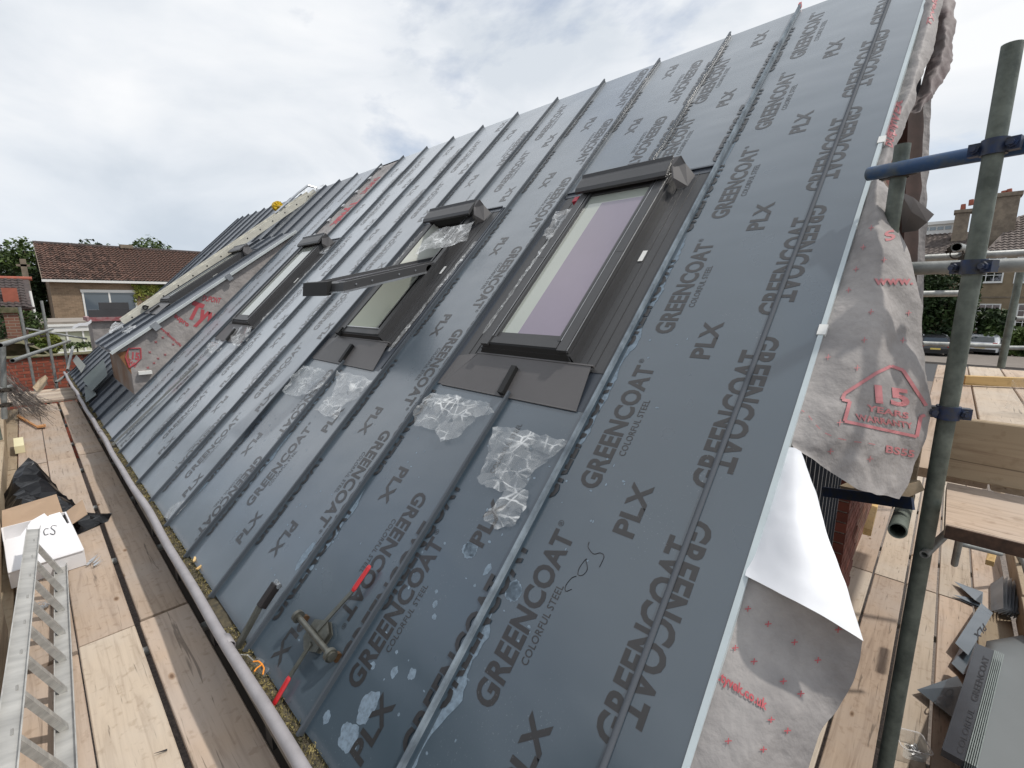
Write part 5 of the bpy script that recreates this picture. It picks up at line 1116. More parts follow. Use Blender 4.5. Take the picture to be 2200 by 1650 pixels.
# ================================================================== RIGHT SCAFFOLD
sr = thing('scaffold', 'scaffold at the gable end with tall green grey standard, upper deck and lower deck', 'scaffold')
TX_, TY_ = 2.05, -0.03
tubeo(sr, (TX_, TY_, 0.0), (TX_, TY_, Vector((2.050, -0.027, 4.620)).z), GALVD, nm='standard')
ss = Vector((2.237, 0.202, 4.415)); tubeo(sr, (ss.x, ss.y, 3.3), (ss.x, ss.y, Vector((2.241, 0.206, 4.444)).z), GALVD, nm='standard')
bl0 = Vector((2.251, 0.292, 4.364)); bl1 = Vector((TX_+0.052, TY_, Vector((2.100, -0.026, 4.346)).z)); dv = (bl1-bl0).normalized()
o = tubeo(sr, bl0, bl0+dv*0.55, BLUET, nm='rail'); o['label'] = 'blue painted end of the guard rail'
tubeo(sr, bl0+dv*0.55, bl0+dv*2.4, GALVD, nm='rail')
coupler(sr, (TX_, TY_, bl1.z+0.0), (0,0,1), BLUEC, ang=30); coupler(sr, (ss.x, ss.y, bl0.z-0.01), (0,0,1), RUST, ang=20)
z2 = Vector((2.000, -0.023, 4.000)).z
tubeo(sr, Vector((2.321, 0.170, 4.016)), Vector((2.369, -0.220, 4.017)), GALV, nm='rail'); coupler(sr, (TX_, TY_, z2), (0,0,1), BLUEC, ang=10)
tubeo(sr, Vector((4.321, 0.249, 4.182)), Vector((4.686, -0.424, 4.212)), GALV, nm='rail')
tubeo(sr, Vector((3.692, 0.028, 4.194)), Vector((8.088, -0.254, 4.445)), GALV, nm='rail'); coupler(sr, Vector((3.900, 0.025, 4.172)), (1,0,0.0), RUST)
tubeo(sr, Vector((4.812, 0.258, 3.944)), Vector((5.115, -0.059, 3.951)), GALV, nm='rail')
tubeo(sr, Vector((6.432, 0.192, 3.451)), Vector((6.992, -0.406, 3.422)), GALV, nm='rail'); tubeo(sr, Vector((7.616, -0.487, 3.366)), Vector((7.979, -0.871, 3.361)), GALV, nm='rail'); tubeo(sr, Vector((7.732, -0.523, 3.693)), Vector((8.021, -0.830, 3.683)), GALV, nm='rail')
tubeo(sr, Vector((5.597, -0.360, 4.174)), Vector((5.445, -0.344, 3.354)), GALVD, nm='standard')
cz = Vector((2.030, -0.001, 3.536)).z; coupler(sr, (TX_, TY_, cz), (0,0,1), BLUEC, ang=60)
# upper deck planks (run away from the camera) with toe board and a hop-up plank in front
UD = 3.25
for k, yc in enumerate((0.385-0.225*2, 0.385-0.225*3, 0.385-0.225*4)):
    plank(sr, yc, 2.36, 6.35+0.05*(k % 2), UD, (PLANK, PLANKW, PLANK, PLANKW, PLANK)[k], 0.216, 'X')
toe(sr, (2.31, -0.02, 0), (2.33, -0.85, 0), UD+0.0, 0.225, 0.036, PLANKM)
q = MB(); q.cbox((0, -0.225, -0.038), (1.5, 0.225, 0), 0.005); hp = link('plank', q.mesh('plank', PLANK), sr, T((2.07, -0.065, UD-0.02)) @ R(-90, 'Z'))
q = MB(); q.box((1.838, -1.56, UD-0.062), (1.8445, -0.067, UD-0.022)); obj('plank_edge', q, DARKWOOD, sr)
toe(sr, (2.28, 0.02, 0), (2.29, 0.12, 0), UD-0.1, 0.2, 0.03, PLANKM)
# hop-up bracket: blue flat bar, open tube end, brace
ba = Vector((2.242, 0.304, 3.098)); bb = Vector((1.923, 0.015, 3.244)); Mb = frame_from(ba, bb-ba, (0,0,1)); q = MB(); q.box((0, -0.02, -0.004), ((bb-ba).length, 0.02, 0.004)); obj('bracket_bar', q, BLUEC, sr, Mb)
q = MB(); q.box((-0.05, -0.06, -0.038), (0.20, 0.08, 0.0), None); link('plank', q.mesh('plank', PLANKM), sr, frame_from(Vector((2.298, 0.187, 3.159)), Vector((2.081, -0.007, 3.236))-Vector((2.298, 0.187, 3.159)), (1, 0.2, 0)))
tubeo(sr, Vector((1.775, 0.039, 3.197)), Vector((2.424, 0.040, 3.107)), GALVD, nm='transom')
tubeo(sr, Vector((2.002, -0.033, 3.047)), Vector((2.292, -0.100, 3.057)), GALV, r=0.013, nm='brace')
tubeo(sr, Vector((3.099, -0.169, 2.773)), Vector((3.447, -0.186, 2.426)), GALV, r=0.016, nm='brace'); tubeo(sr, Vector((3.748, -0.205, 2.436)), Vector((3.916, -0.398, 2.374)), GALV, r=0.014, nm='brace')
tubeo(sr, Vector((5.678, -0.630, 1.820)), Vector((6.023, -0.809, 1.401)), GALV, r=0.02, nm='brace')
# lower deck
LD = 1.34
for k, (y0, y1) in enumerate(((0.24, 0.46), (0.005, 0.23), (-0.212, -0.005), (-0.44, -0.222), (-0.665, -0.45))):
    plank(sr, (y0+y1)/2, 1.32, 5.24, LD, (PLANKW, PLANK, PLANKW, PLANK, PLANKM)[k], y1-y0-0.008, 'X')
    plank(sr, (y0+y1)/2+0.003, 5.26, 9.1, LD, (PLANK, PLANKW, PLANK, PLANKW, PLANK)[k], y1-y0-0.006, 'X')
toe(sr, (1.3, -0.70, 0), (5.2, -0.70, 0), LD, 0.225, 0.036, PLANKM); toe(sr, (5.25, -0.71, 0), (9.0, -0.73, 0), LD, 0.225, 0.036, PLANKM)
tubeo(sr, (5.3, -0.78, 0.0), (5.3, -0.78, 1.50), GALV, nm='standard'); coupler(sr, (5.3, -0.765, 1.42), (0,0,1), RUST)
tubeo(sr, (1.0, -0.78, 1.28), (9.3, -0.78, 1.28), GALV, nm='rail'); tubeo(sr, (5.2, -0.9, 1.1), (7.8, -1.3, 0.2), GALV, nm='brace')
for X in (1.8, 3.2, 4.6, 6.0, 7.4): tubeo(sr, (X, -0.85, LD-0.065), (X, 0.6, LD-0.065), GALV, nm='transom')
# timber battens
def batten(p0, p1, w_, h_, label):
    p0 = Vector(p0); p1 = Vector(p1); q = MB(); L_ = (p1-p0).length; q.cbox((0, -w_/2, 0), (L_, w_/2, h_), 0.002); obj('timber_batten', q, BATTEN, None, frame_from(p0, p1-p0, Vector((0,0,1)).cross(p1-p0)), label=label, category='batten', group='fresh timber battens')
batten((4.900, -0.127, 3.260), (5.3, -0.95, 3.262), 0.045, 0.07, 'yellow timber batten lying across the upper deck')
batten((4.089, 0.255, 2.183), (6.363, 0.361, 1.596), 0.05, 0.05, 'yellow timber batten on the lower deck near the brick corner')
batten((4.134, -0.381, 2.190), (4.477, -0.423, 2.284), 0.04, 0.04, 'short timber batten leaning under the upper plank')
# plastic sheet bundle at picture edge
q = MB(); q.grid(lambda s, t: Vector((3.821, -0.297, 3.483))+Vector((0.12*t, -0.22*s, -0.22*t+0.03*noise.noise(Vector((s*6, t*6, 2))))), 14, 14); obj('plastic_sheet', q, CRUMP, None, label='crumpled clear plastic hanging at the right edge of the upper deck', category='plastic sheet')
# debris on the lower deck
def flat(name, pts, label, m, th=0.0015, cat='metal offcut', group=None, text=None):
    q = MB(); q.prism(pts, (0,0,th)); o = obj(name, q, m, None, label=label, category=cat)
    if group: o['group'] = group
    return o
GO = 'metal offcuts on the lower deck'
flat('metal_offcut', [(5.534, -0.319, 1.370), (5.494, -0.503, 1.370), (5.257, -0.490, 1.370), (5.243, -0.445, 1.390)], 'pointed dark offcut topmost in the pile under the upper deck', STEEL, group=GO)
flat('metal_offcut', [(5.281, -0.314, 1.360), (5.359, -0.489, 1.360), (5.210, -0.473, 1.360)], 'pointed dark offcut underneath the topmost one', STEEL, group=GO)
flat('metal_offcut', [(5.261, -0.309, 1.350), (5.270, -0.482, 1.350), (5.203, -0.463, 1.350)], 'lowest sliver of dark metal in the pointed pile', STEEL2, group=GO)
flat('metal_offcut', [(6.703, -0.312, 1.360), (6.829, -0.503, 1.360), (6.702, -0.621, 1.360), (6.529, -0.384, 1.360)], 'dark toothed offcut farther along the lower deck', STEEL, group=GO)
flat('metal_offcut', [(5.164, -0.475, 1.420), (5.057, -0.538, 1.420), (4.295, -0.384, 1.420), (4.392, -0.317, 1.420)], 'flat grey offcut printed with three letters', STEEL, group=GO)
ob = bpy.context.scene.collection.objects[-1]
a = Vector((4.797, -0.438, 1.425)); b = Vector((4.628, -0.478, 1.425)); up_ = Vector((4.666, -0.405, 1.425))
q = text_mb('PLX', Vector((4.834, -0.475, 1.424)), Vector((4.613, -0.419, 1.424))-Vector((4.834, -0.475, 1.424)), Vector((4.751, -0.493, 1.424))-Vector((4.834, -0.475, 1.424)), 0.02); obj('printed_lettering', q, PEN, ob)
flat('metal_offcut', [(3.718, -0.140, 1.380), (3.991, -0.326, 1.420), (3.901, -0.357, 1.420), (3.591, -0.318, 1.380)], 'triangular dark sheet with a folded edge left of the long profile', STEEL, group=GO)
ob2 = bpy.context.scene.collection.objects[-1]
q = text_mb('CO', Vector((3.583, -0.238, 1.430)), Vector((3.783, -0.316, 1.430))-Vector((3.583, -0.238, 1.430)), Vector((3.628, -0.222, 1.430))-Vector((3.583, -0.238, 1.430)), 0.02); obj('printed_lettering', q, PEN, ob2)
flat('metal_offcut', [(4.440, -0.349, 1.370), (4.636, -0.442, 1.400), (4.164, -0.408, 1.400), (4.114, -0.365, 1.370), (4.197, -0.304, 1.370)], 'grey offcut with a bright torn edge beneath the printed one', STEEL, group=GO)
q = MB()
for k in range(7):
    x = k*0.035; q.prism([Vector((5.725, -0.559, 1.360))+Vector((x*0.3, -x, 0.004*k)), Vector((5.720, -0.623, 1.360))+Vector((x*0.3, -x*0.8, 0.11)), Vector((5.159, -0.595, 1.360))+Vector((-0.05, -x*0.5, 0.10)), Vector((5.241, -0.540, 1.360))+Vector((-0.05, -x*0.6, 0.0))], (0, 0.002, 0.0015))
obj('toothed_flashing', q, STEEL2, None, label='stack of dark flashing strips with notched edges against the toe board', category='metal offcut')
# long folded profile bundle
pA = Vector((4.165, -0.453, 1.600)); pB = Vector((2.988, -0.297, 1.600)); Mp = frame_from(pA, pB-pA, Vector((0,0,1)).cross(pB-pA)); Lp = (pB-pA).length
pf = thing('metal_profile', 'long folded dark profile with bright edge lying on the large grey sheet', 'metal profile', Mp)
q = MB(); q.box((0, -0.055, -0.04), (Lp, 0.03, 0.0)); q.box((0, -0.055, 0.0), (Lp, -0.05, 0.006)); o = obj('dark_profile', q, mat('profile_film', (0.030, 0.034, 0.044), 0.32, var=0.3, nscale=6, coat=0.3), pf, Mp)
q = text_mb('GREENCOAT', (Lp*0.55, 0.02, 0.002), (-Lp*0.45, 0, 0), (0, -0.03, 0), 0.03); obj('printed_lettering', q, PEN, o, Mp)
q = text_mb('COLORFUL', (Lp*0.97, 0.02, 0.002), (-Lp*0.35, 0, 0), (0, -0.025, 0), 0.0); obj('printed_lettering', q, PEN, o, Mp)
q = MB()
for k in range(6): q.box((0, 0.032+k*0.008, -0.045), (Lp, 0.0365+k*0.008, 0.006-0.002*(k % 2)))
obj('bright_edges', q, mat('pale_edge', (0.27, 0.31, 0.30), 0.4, metal=0.3, var=0.2, nscale=30), pf, Mp)
# large grey sheet
SH = mat('large_sheet', (0.155, 0.17, 0.175), 0.5, var=0.08, nscale=2, spec=0.4)
g0, g1, g2, g3 = [Vector(p) for p in ((4.521, -0.480, 1.550), (5.361, -1.036, 1.500), (3.121, -0.747, 1.500), (2.628, -0.281, 1.550))]
q = MB(); q.grid(lambda s, t: g0.lerp(g1, s).lerp(g3.lerp(g2, s), t)+Vector((0,0,-0.10*max(0,(0.18-t))/0.18*1.0)), 8, 12); sh = obj('metal_sheet', q, SH, None, smooth=True, label='large plain grey metal sheet at the lower right corner', category='metal sheet')
so_ = sh.modifiers.new('s', 'SOLIDIFY'); so_.thickness = 0.003
# clear tub
tb = thing('plastic_tub', 'clear square plastic tub with metal bits on the lower deck', 'tub', T(Vector((3.185, -0.138, 1.340))) @ R(25, 'Z'))
BM2 = W_[tb.name]
def rr_loop(w_, z, rad=0.02, n=5):
    out = []
    for cx, cy, a0 in ((w_-rad, w_-rad, 0), (-w_+rad, w_-rad, 90), (-w_+rad, -w_+rad, 180), (w_-rad, -w_+rad, 270)):
        for k in range(n): a = radians(a0+90*k/(n-1)); out.append((cx+rad*cos(a), cy+rad*sin(a), z))
    return out
q = MB(); l1 = rr_loop(0.055, 0.0); l2 = rr_loop(0.068, 0.075); l3 = rr_loop(0.073, 0.077); n = len(l1)
q.add(l1+l2+l3, [list(range(n))]+[(i, (i+1)%n, n+(i+1)%n, n+i) for i in range(n)]+[(n+i, n+(i+1)%n, 2*n+(i+1)%n, 2*n+i) for i in range(n)]); obj('tub_wall', q, clear_film('tub_plastic', (0.85, 0.87, 0.85), 0.25, 0.5, 0.15, 3.0), tb, BM2)
q = MB(); q.path([Vector(p) for p in l3+[l3[0]]], 0.002, 6); obj('rim', q, CARDW, tb, BM2)
q = MB(); rr = random.Random(9)
for k in range(40): c = Vector((rr.uniform(-0.045,0.045), rr.uniform(-0.045,0.0), 0.005+0.012*rr.random())); M = T(c) @ R(rr.uniform(0,180), 'Z') @ R(rr.uniform(-30,30), 'X'); q.box((-0.01,-0.003,-0.001), (0.01,0.003,0.001), M)
obj('metal_clips', q, SILVER, tb, BM2)

# ================================================================== BACKGROUND
def leafcloud(mb, c, r, n, size, rnd, flat=1.0, thr=-0.15):
    c = Vector(c); r = Vector(r); k = 0; tries = 0
    while k < n and tries < n*6:
        tries += 1
        d = Vector((rnd.gauss(0,1), rnd.gauss(0,1), rnd.gauss(0,1))).normalized(); rad = rnd.random()**0.33
        p = Vector((d.x*r.x, d.y*r.y, d.z*r.z))*rad
        if noise.noise((c+p)*(2.2/max(r))) < thr and rad > 0.55: continue
        a = Vector((rnd.uniform(-1,1), rnd.uniform(-1,1), rnd.uniform(-0.7,0.9)))*size*rnd.uniform(0.6, 1.3); b = Vector((rnd.uniform(-1,1), rnd.uniform(-1,1), rnd.uniform(-0.7,0.7)))*size*rnd.uniform(0.4, 0.9)
        q = c+p; mb.add([q-a*0.5, q+b*0.5, q+a*0.5, q-b*0.5], [(0,1,2,3)]); k += 1
def tree(name, base, h, r, m, label, cat, n=3500, size=0.28, seed=1, clumps=9, group=None):
    rnd = random.Random(seed); t = thing(name, label, cat, T(base), group); M = W_[t.name]
    q = MB(); pts = [Vector((0,0,0)), Vector((0.1,0.05,h*0.35)), Vector((0.05,-0.05,h*0.75))]; tr = h*0.03
    q.tube(pts[0], pts[1], tr, 8, tr*0.75); q.tube(pts[1], pts[2], tr*0.75, 8, tr*0.35)
    cl = []
    for k in range(clumps):
        a = rnd.uniform(0, 2*pi); zz = h*(0.42+0.5*k/clumps); rr = r*(0.75-0.45*abs(zz/h-0.6)*2)*rnd.uniform(0.5, 1.0); e = Vector((cos(a)*rr, sin(a)*rr, zz)); cl.append(e)
        q.tube(pts[1].lerp(pts[2], rnd.random()), e, tr*0.3, 6, tr*0.1)
    obj('trunk', q, BARK, t, M); q = MB()
    for e in cl: leafcloud(q, e, (r*0.5, r*0.5, r*0.42), n//clumps, size, rnd)
    leafcloud(q, (0,0,h*0.65), (r*0.7, r*0.7, h*0.3), n//4, size, rnd)
    obj('crown', q, m, t, M); return t
def hedge(name, lo, hi, m, label, cat='hedge', n=4000, size=0.22, seed=2, kind=None):
    rnd = random.Random(seed); lo = Vector(lo); hi = Vector(hi); q = MB()
    for k in range(n):
        p = Vector((rnd.uniform(lo.x,hi.x), rnd.uniform(lo.y,hi.y), lo.z+(hi.z-lo.z)*rnd.random()**0.7))
        if p.z > hi.z-0.35*(hi.z-lo.z)*(0.5+0.9*noise.noise(p*0.8)) and rnd.random() < 0.8: continue
        a = Vector((rnd.uniform(-1,1), rnd.uniform(-1,1), rnd.uniform(-1,1)))*size; b = Vector((rnd.uniform(-1,1), rnd.uniform(-1,1), rnd.uniform(-1,1)))*size*0.7
        q.add([p-a*0.5, p+b*0.5, p+a*0.5, p-b*0.5], [(0,1,2,3)])
    o = obj(name, q, m, None, label=label, category=cat)
    return o
# garden wall with real bricks
YW = 15.2
gw = thing('garden_wall', 'red brick garden wall with mossy coping beyond the far scaffold return', 'wall')
zt = 2.60
q = MB(); q.box((-7, YW+0.012, 0), (4.5, YW+0.2, zt)); obj('mortar_bed', q, MORTAR, gw)
for r_ in range(15):
    z = zt-0.075*(r_+1)+0.006
    for c_ in range(13):
        x = -0.95+c_*0.225+(0.1125 if r_ % 2 else 0)
        link('brick', bme, gw, T((x+0.008, YW+rnd.uniform(-0.002, 0.004), z)))
q = MB()
for r_ in range(34):
    for c_ in range(52):
        x = -7+c_*0.225+(0.1125 if r_ % 2 else 0); z = zt-0.075*(r_+1)+0.006
        if r_ < 15 and -0.96 < x < 1.97: continue
        q.box((x, YW, z), (x+0.21, YW+0.02, z+0.063))
obj('outer_bricks', q, REDB, gw, kind='stuff')
q = MB(); q.grid(lambda s, t: Vector((-7+11.5*s, YW-0.05+0.32*t, zt+0.05*sin(pi*t)+0.03*noise.noise(Vector((s*60, t*3, 0))))), 80, 4); q.box((-7, YW-0.05, zt), (4.5, YW+0.27, zt+0.02)); obj('coping', q, COPING, gw)
# a rounded mossy mound (old tiled lean-to) and brick stub behind
q = MB(); q.grid(lambda s, t: Vector((-0.95+1.3*s, 15.8+1.2*t, 2.55+0.45*sin(pi*s)*sin(pi*min(1, t+0.3))+0.05*noise.noise(Vector((s*5, t*5, 1))))), 16, 8); obj('stone_coping_mound', q, COPING, None, label='rounded mossy capping behind the garden wall at the left', category='capping')
bp_ = thing('brick_pier', 'brick pier with a weathered cap behind the garden wall at the far left', 'pier'); c = Vector((-0.354, 17.500, 3.248)); c1 = Vector((-0.094, 17.500, 3.237))
q = MB(); q.box((c.x, 17.5, 0), (c1.x, 17.9, Vector((-0.246, 17.500, 3.575)).z)); obj('shaft', q, brick_mat('pier_brick', (0.26, 0.13, 0.09), (0.2, 0.09, 0.07), (0.3, 0.25, 0.2)), bp_)
q = MB(); q.box((c.x-0.05, 17.45, Vector((-0.246, 17.500, 3.575)).z), (c1.x+0.05, 17.95, Vector((-0.228, 17.500, 3.704)).z)); obj('cap', q, COPING, bp_)
for k, (px, py, Y, r_, m_) in enumerate([(95,735,16.2,(0.42,0.5,0.33), LEAFY), (118,745,16.0,(0.3,0.4,0.2), LEAFY), (160,745,16.3,(0.5,0.4,0.13), LEAFY), (65,690,19.5,(0.5,0.5,0.4), LEAF)]):
    pass
def bush(base, r_, m, label, n=900, size=0.09, seed=1):
    rnd = random.Random(seed); q = MB(); leafcloud(q, base, r_, n, size, rnd); q.tube(Vector(base)-Vector((0,0,r_[2]+1.0)), Vector(base), 0.03, 6, 0.015); obj('shrub', q, m, None, label=label, category='shrub')
bush((0.236, 16.400, 2.826), (0.36,0.4,0.34), LEAFY, 'bright yellow green shrub over the garden wall', 1300, 0.09, 3)
bush((0.436, 16.600, 2.776), (0.2,0.4,0.2), LEAFY, 'smaller bright shrub beside the larger one over the wall', 600, 0.08, 4)
bush((0.857, 16.600, 2.722), (0.42,0.3,0.09), LEAF, 'low green growth along the top of the garden wall', 600, 0.07, 5)
bush((0.070, 22.000, 3.211), (0.45,0.5,0.35), LEAF, 'green shrub before the small tiled house', 900, 0.12, 6)
bush((-0.487, 20.000, 3.158), (0.5,0.5,0.6), LEAFD, 'dark shrub at the left picture edge behind the pier', 900, 0.12, 7)
# white fascia building (glazed lean-to)
gh = thing('garden_building', 'low white framed building with pale green panels before the brown tiled house', 'outbuilding')
YG = 28.0; a = Vector((0.551, 28.000, 2.772)); b = Vector((2.278, 28.000, 2.363)); zt1 = Vector((1.338, 28.000, 2.840)).z; zf = Vector((1.300, 28.000, 2.537)).z
q = MB(); q.box((a.x, YG, zf), (b.x+3, YG+0.3, zt1)); q.box((a.x, YG-0.05, zt1-0.08), (b.x+3, YG+0.3, zt1+0.02)); obj('fascia', q, WPAINT, gh)
q = MB(); q.box((a.x-0.1, YG, zt1+0.02), (b.x+3, YG+6, zt1+0.12)); obj('roof', q, mat('felt_roof', (0.33, 0.29, 0.25), 0.9, var=0.3, nscale=2), gh)
q = MB(); q.box((a.x+0.1, YG+0.12, 0), (b.x+3, YG+5.5, zf)); obj('wall', q, GREENP, gh)
for k in range(9):
    q = MB(); x = a.x+0.1+k*0.52; q.box((x, YG+0.06, 0), (x+0.06, YG+0.12, zf)); obj('mullion', q, WPAINT, gh)
q = MB(); q.box((a.x+0.1, YG+0.05, zf-0.95), (b.x+3, YG+0.12, zf-0.88)); obj('rail', q, WPAINT, gh)
# brown tiled house
YH = 45.0; hh = thing('tiled_house', 'tan brick house with a brown pantile roof and a wide white window', 'house')
xl = Vector((1.485, 45.000, 4.971)).x; ze = Vector((3.735, 45.000, 5.123)).z; xr = xl+17.0
q = MB(); q.box((xl, YH, 0), (xr, YH+8.5, ze+0.1)); obj('wall', q, TANB, hh)
q = MB(); q.box((xl-0.35, YH-0.45, ze-0.02), (xr+0.3, YH-0.40, ze+0.16)); q.box((xl-0.3, YH-0.40, ze-0.02), (xr, YH, ze+0.01)); obj('gutter', q, WPAINT, hh)
zr = Vector((1.660, 49.200, 7.986)).z; yr = 49.2; sl_ = sqrt((yr-YH+0.45)**2+(zr-ze-0.15)**2)
HM = frame_from((xl-0.3, YH-0.45, ze+0.15), (1,0,0), (0, yr-YH+0.45, zr-ze-0.15))
q = MB(); q.box((0.05, 0, -0.12), (xr-xl+0.3, sl_, -0.02)); obj('roof', q, TILED, hh, HM)
q = MB(); q.prism([(0, yr, zr-0.1), (17.3, yr, zr-0.1), (17.3, yr+4.6, ze+0.1), (0, yr+4.6, ze+0.1)], (0,0,0.1)); obj('rear_roof', q, TILED, hh, T((xl-0.3, 0, 0)))
tw, tl_ = 0.232, sl_/16
q = MB(); n = 8
def tprof(s): return 0.055*max(0, sin(pi*min(1, s/0.62)))**0.8-0.022*max(0, sin(pi*max(0, (s-0.62)/0.38)))
vs = []
for j, (y, zo) in enumerate(((0, 0.085), (tl_*1.08, 0.0))):
    for i in range(n+1): vs.append((tw*i/n, y, tprof(i/n)+zo))
for i in range(n+1): vs.append((tw*i/n, 0, tprof(i/n)+0.005))
q.add(vs, [(i, i+1, n+2+i, n+1+i) for i in range(n)]+[(2*n+2+i, 2*n+3+i, i+1, i) for i in range(n)])
tme = q.mesh('tile', TILE); tv = [Vector(v) for v in vs]; tf = [list(p.vertices) for p in tme.polygons]
cells = [(c_, r_) for c_ in range(72) for r_ in range(16)]
cells.sort(key=lambda c: c[0]*0.23+abs(c[1])*0.1)
qq = MB()
for k, (c_, r_) in enumerate(cells):
    M = T((c_*tw, r_*tl_, 0.0))
    if k < 300: link('tile', tme, hh, HM @ M)
    else: qq.add([M @ v for v in tv], tf)
obj('further_tiles', qq, TILE, hh, HM, kind='stuff')
q = MB(); q.tube((xl-0.35, yr, zr+0.02), (xr+0.3, yr, zr+0.02), 0.14, 10); obj('ridge_tiles', q, TILED, hh)
q = MB(); q.box((xl-0.34, 0, -0.16), (xl-0.30, sl_, 0.04), HM @ T((-xl+0.3-0.0, 0, 0))); obj('verge_board', q, STONE, hh)
q = MB(); rx = Vector((6.040, 49.000, 8.161)).x; q.box((rx, yr-0.3, zr), (rx+0.8, yr+0.4, zr+0.28)); obj('chimney_base', q, STONE, hh)
wa_, wb_ = Vector((3.033, 45.000, 4.621)), Vector((5.985, 45.000, 4.668)); zb = wa_.z-2.3
q = MB(); q.box((wa_.x-0.05, YH-0.06, wa_.z-0.2), (wb_.x+0.1, YH-0.01, wa_.z)); q.box((wa_.x, YH-0.05, zb), (wa_.x+0.1, YH, wa_.z-0.2)); q.box((wb_.x-0.05, YH-0.05, zb), (wb_.x+0.05, YH, wa_.z-0.2)); xm = (wa_.x+wb_.x)/2; q.box((xm-0.05, YH-0.05, zb), (xm+0.05, YH, wa_.z-0.2)); q.box((wa_.x-0.05, YH-0.08, zb-0.08), (wb_.x+0.1, YH, zb)); wf = obj('window_frame', q, WPAINT, hh)
for x0, x1 in ((wa_.x+0.1, xm-0.05), (xm+0.05, wb_.x-0.05)):
    q = MB(); q.box((x0, YH-0.03, zb), (x1, YH-0.02, wa_.z-0.2)); obj('pane', q, mat('sky_reflecting_glass', (0.10, 0.13, 0.16), 0.05, spec=1.0), wf)
q = MB(); rr = random.Random(12)
for k in range(900):
    x = Vector((6.312, 44.900, 4.740)).x+rr.uniform(-0.4, 3.2); z = ze-0.1-abs(rr.gauss(0, 0.6)); s_ = 0.11; a = Vector((rr.uniform(-1,1), 0.3*rr.uniform(-1,1), rr.uniform(-1,1)))*s_; b = Vector((rr.uniform(-1,1), 0.3, rr.uniform(-1,1)))*s_; c = Vector((x, YH-0.1-0.1*rr.random(), z)); q.add([c-a, c+b, c+a, c-b], [(0,1,2,3)])
obj('wall_ivy', q, LEAFY, None, label='yellow green climber on the tan brick wall below the eave', category='climber')
# small tiled house far left
sh_ = thing('small_house', 'small house with a dark pantile roof and red ridge at the left edge', 'house')
YS = 34.0; x0 = Vector((-1.467, 34.000, 4.863)).x; x1 = Vector((0.481, 34.000, 4.923)).x; x2 = Vector((0.441, 34.000, 3.484)).x; zt_ = Vector((-0.102, 37.000, 5.043)).z; zb_ = Vector((-0.283, 34.000, 3.539)).z
q = MB(); q.box((x0, YS, 0), (x2-0.15, YS+6, zb_)); obj('wall', q, brick_mat('dark_house_brick', (0.12, 0.06, 0.05), (0.1, 0.045, 0.04), (0.15, 0.12, 0.1)), sh_)
SM_ = frame_from((x0, YS-0.2, zb_), (1,0,0), (0, 3.2, zt_-zb_)); ssl = sqrt(3.2**2+(zt_-zb_)**2)
q = MB(); q.box((0, 0, -0.1), (x2-x0, ssl, -0.01)); obj('roof', q, TILED, sh_, SM_)
q = MB(); nr = 11; nc = int((x2-x0)/0.24)
tl2 = ssl/nr
for r_ in range(nr):
    for c_ in range(nc):
        vs = []
        for (y, zo) in ((0, 0.03), (tl2*1.05, 0)):
            for i in range(5): vs.append((c_*0.24+0.24*i/4, r_*tl2+y, zo+0.045*sin(pi*min(1, i/4/0.7))))
        for i in range(5): vs.append((c_*0.24+0.24*i/4, r_*tl2, 0.0+0.045*sin(pi*min(1, i/4/0.7))))
        q.add(vs, [(i, i+1, 6+i, 5+i) for i in range(4)]+[(10+i, 11+i, i+1, i) for i in range(4)])
obj('tiles', q, TILED, sh_, SM_, kind='stuff')
q = MB(); q.tube((x0, YS+3.0, zt_), (x1+0.1, YS+3.0, zt_), 0.11, 8); obj('ridge_tiles', q, POTS, sh_)
q = MB(); rcx = Vector((-0.332, 34.000, 3.996)).x; q.box((rcx-0.27, YS+0.3, zb_), (rcx+0.27, YS+0.9, Vector((-0.287, 34.000, 4.336)).z+0.15)); obj('brick_chimney', q, POTS, sh_)
q = MB(); dx = Vector((0.496, 34.000, 3.531)).x; q.tube((dx, YS-0.1, 0), (dx-0.12, YS-0.1, zb_+0.8), 0.05, 8); obj('downpipe', q, WPAINT, sh_)
ch2 = thing('chimney_post', 'pale concrete post rising behind the small tiled house', 'post'); c = Vector((0.391, 46.000, 6.625)); q = MB(); q.box((c.x-0.1, 46, 0), (c.x+0.2, 46.3, c.z)); q.box((c.x-0.3, 46.0, c.z-0.5), (c.x+0.35, 46.25, c.z-0.35)); obj('shaft', q, STONE, ch2)
# trees on the left
def base(px, Y): v = (0,0,0)
tree('tree', (Vector((0.919, 56.000, 4.062)).x, 56, 0), 9.2, 2.6, LEAF, 'green tree rising left of the brown tiled house', 'tree', 4200, 0.35, 3)
tree('tree', (Vector((1.212, 52.000, 4.052)).x, 52, 0), 6.5, 1.8, LEAFD, 'dark tree standing against the corner of the tiled house', 'tree', 3000, 0.3, 5)
tree('tree', (Vector((-1.354, 60.000, 4.067)).x, 60, 0), 8.6, 3.2, LEAFD, 'dark spreading conifer behind the small house at the left edge', 'tree', 3600, 0.38, 7)
tree('tree', (Vector((-0.358, 64.000, 4.081)).x, 64, 0), 7.6, 2.8, LEAFD, 'low dark tree between the small house and the post', 'tree', 3000, 0.38, 8)
tree('tree', (Vector((9.385, 62.000, 4.105)).x, 62, 0), 10.6, 3.6, LEAF, 'tree crown just showing over the ridge of the tiled house', 'tree', 3600, 0.4, 9)
tree('tree', (Vector((4.556, 66.000, 4.102)).x, 66, 0), 10.6, 2.2, LEAFD, 'small tree tip over the ridge left of the other crown', 'tree', 2200, 0.4, 10)
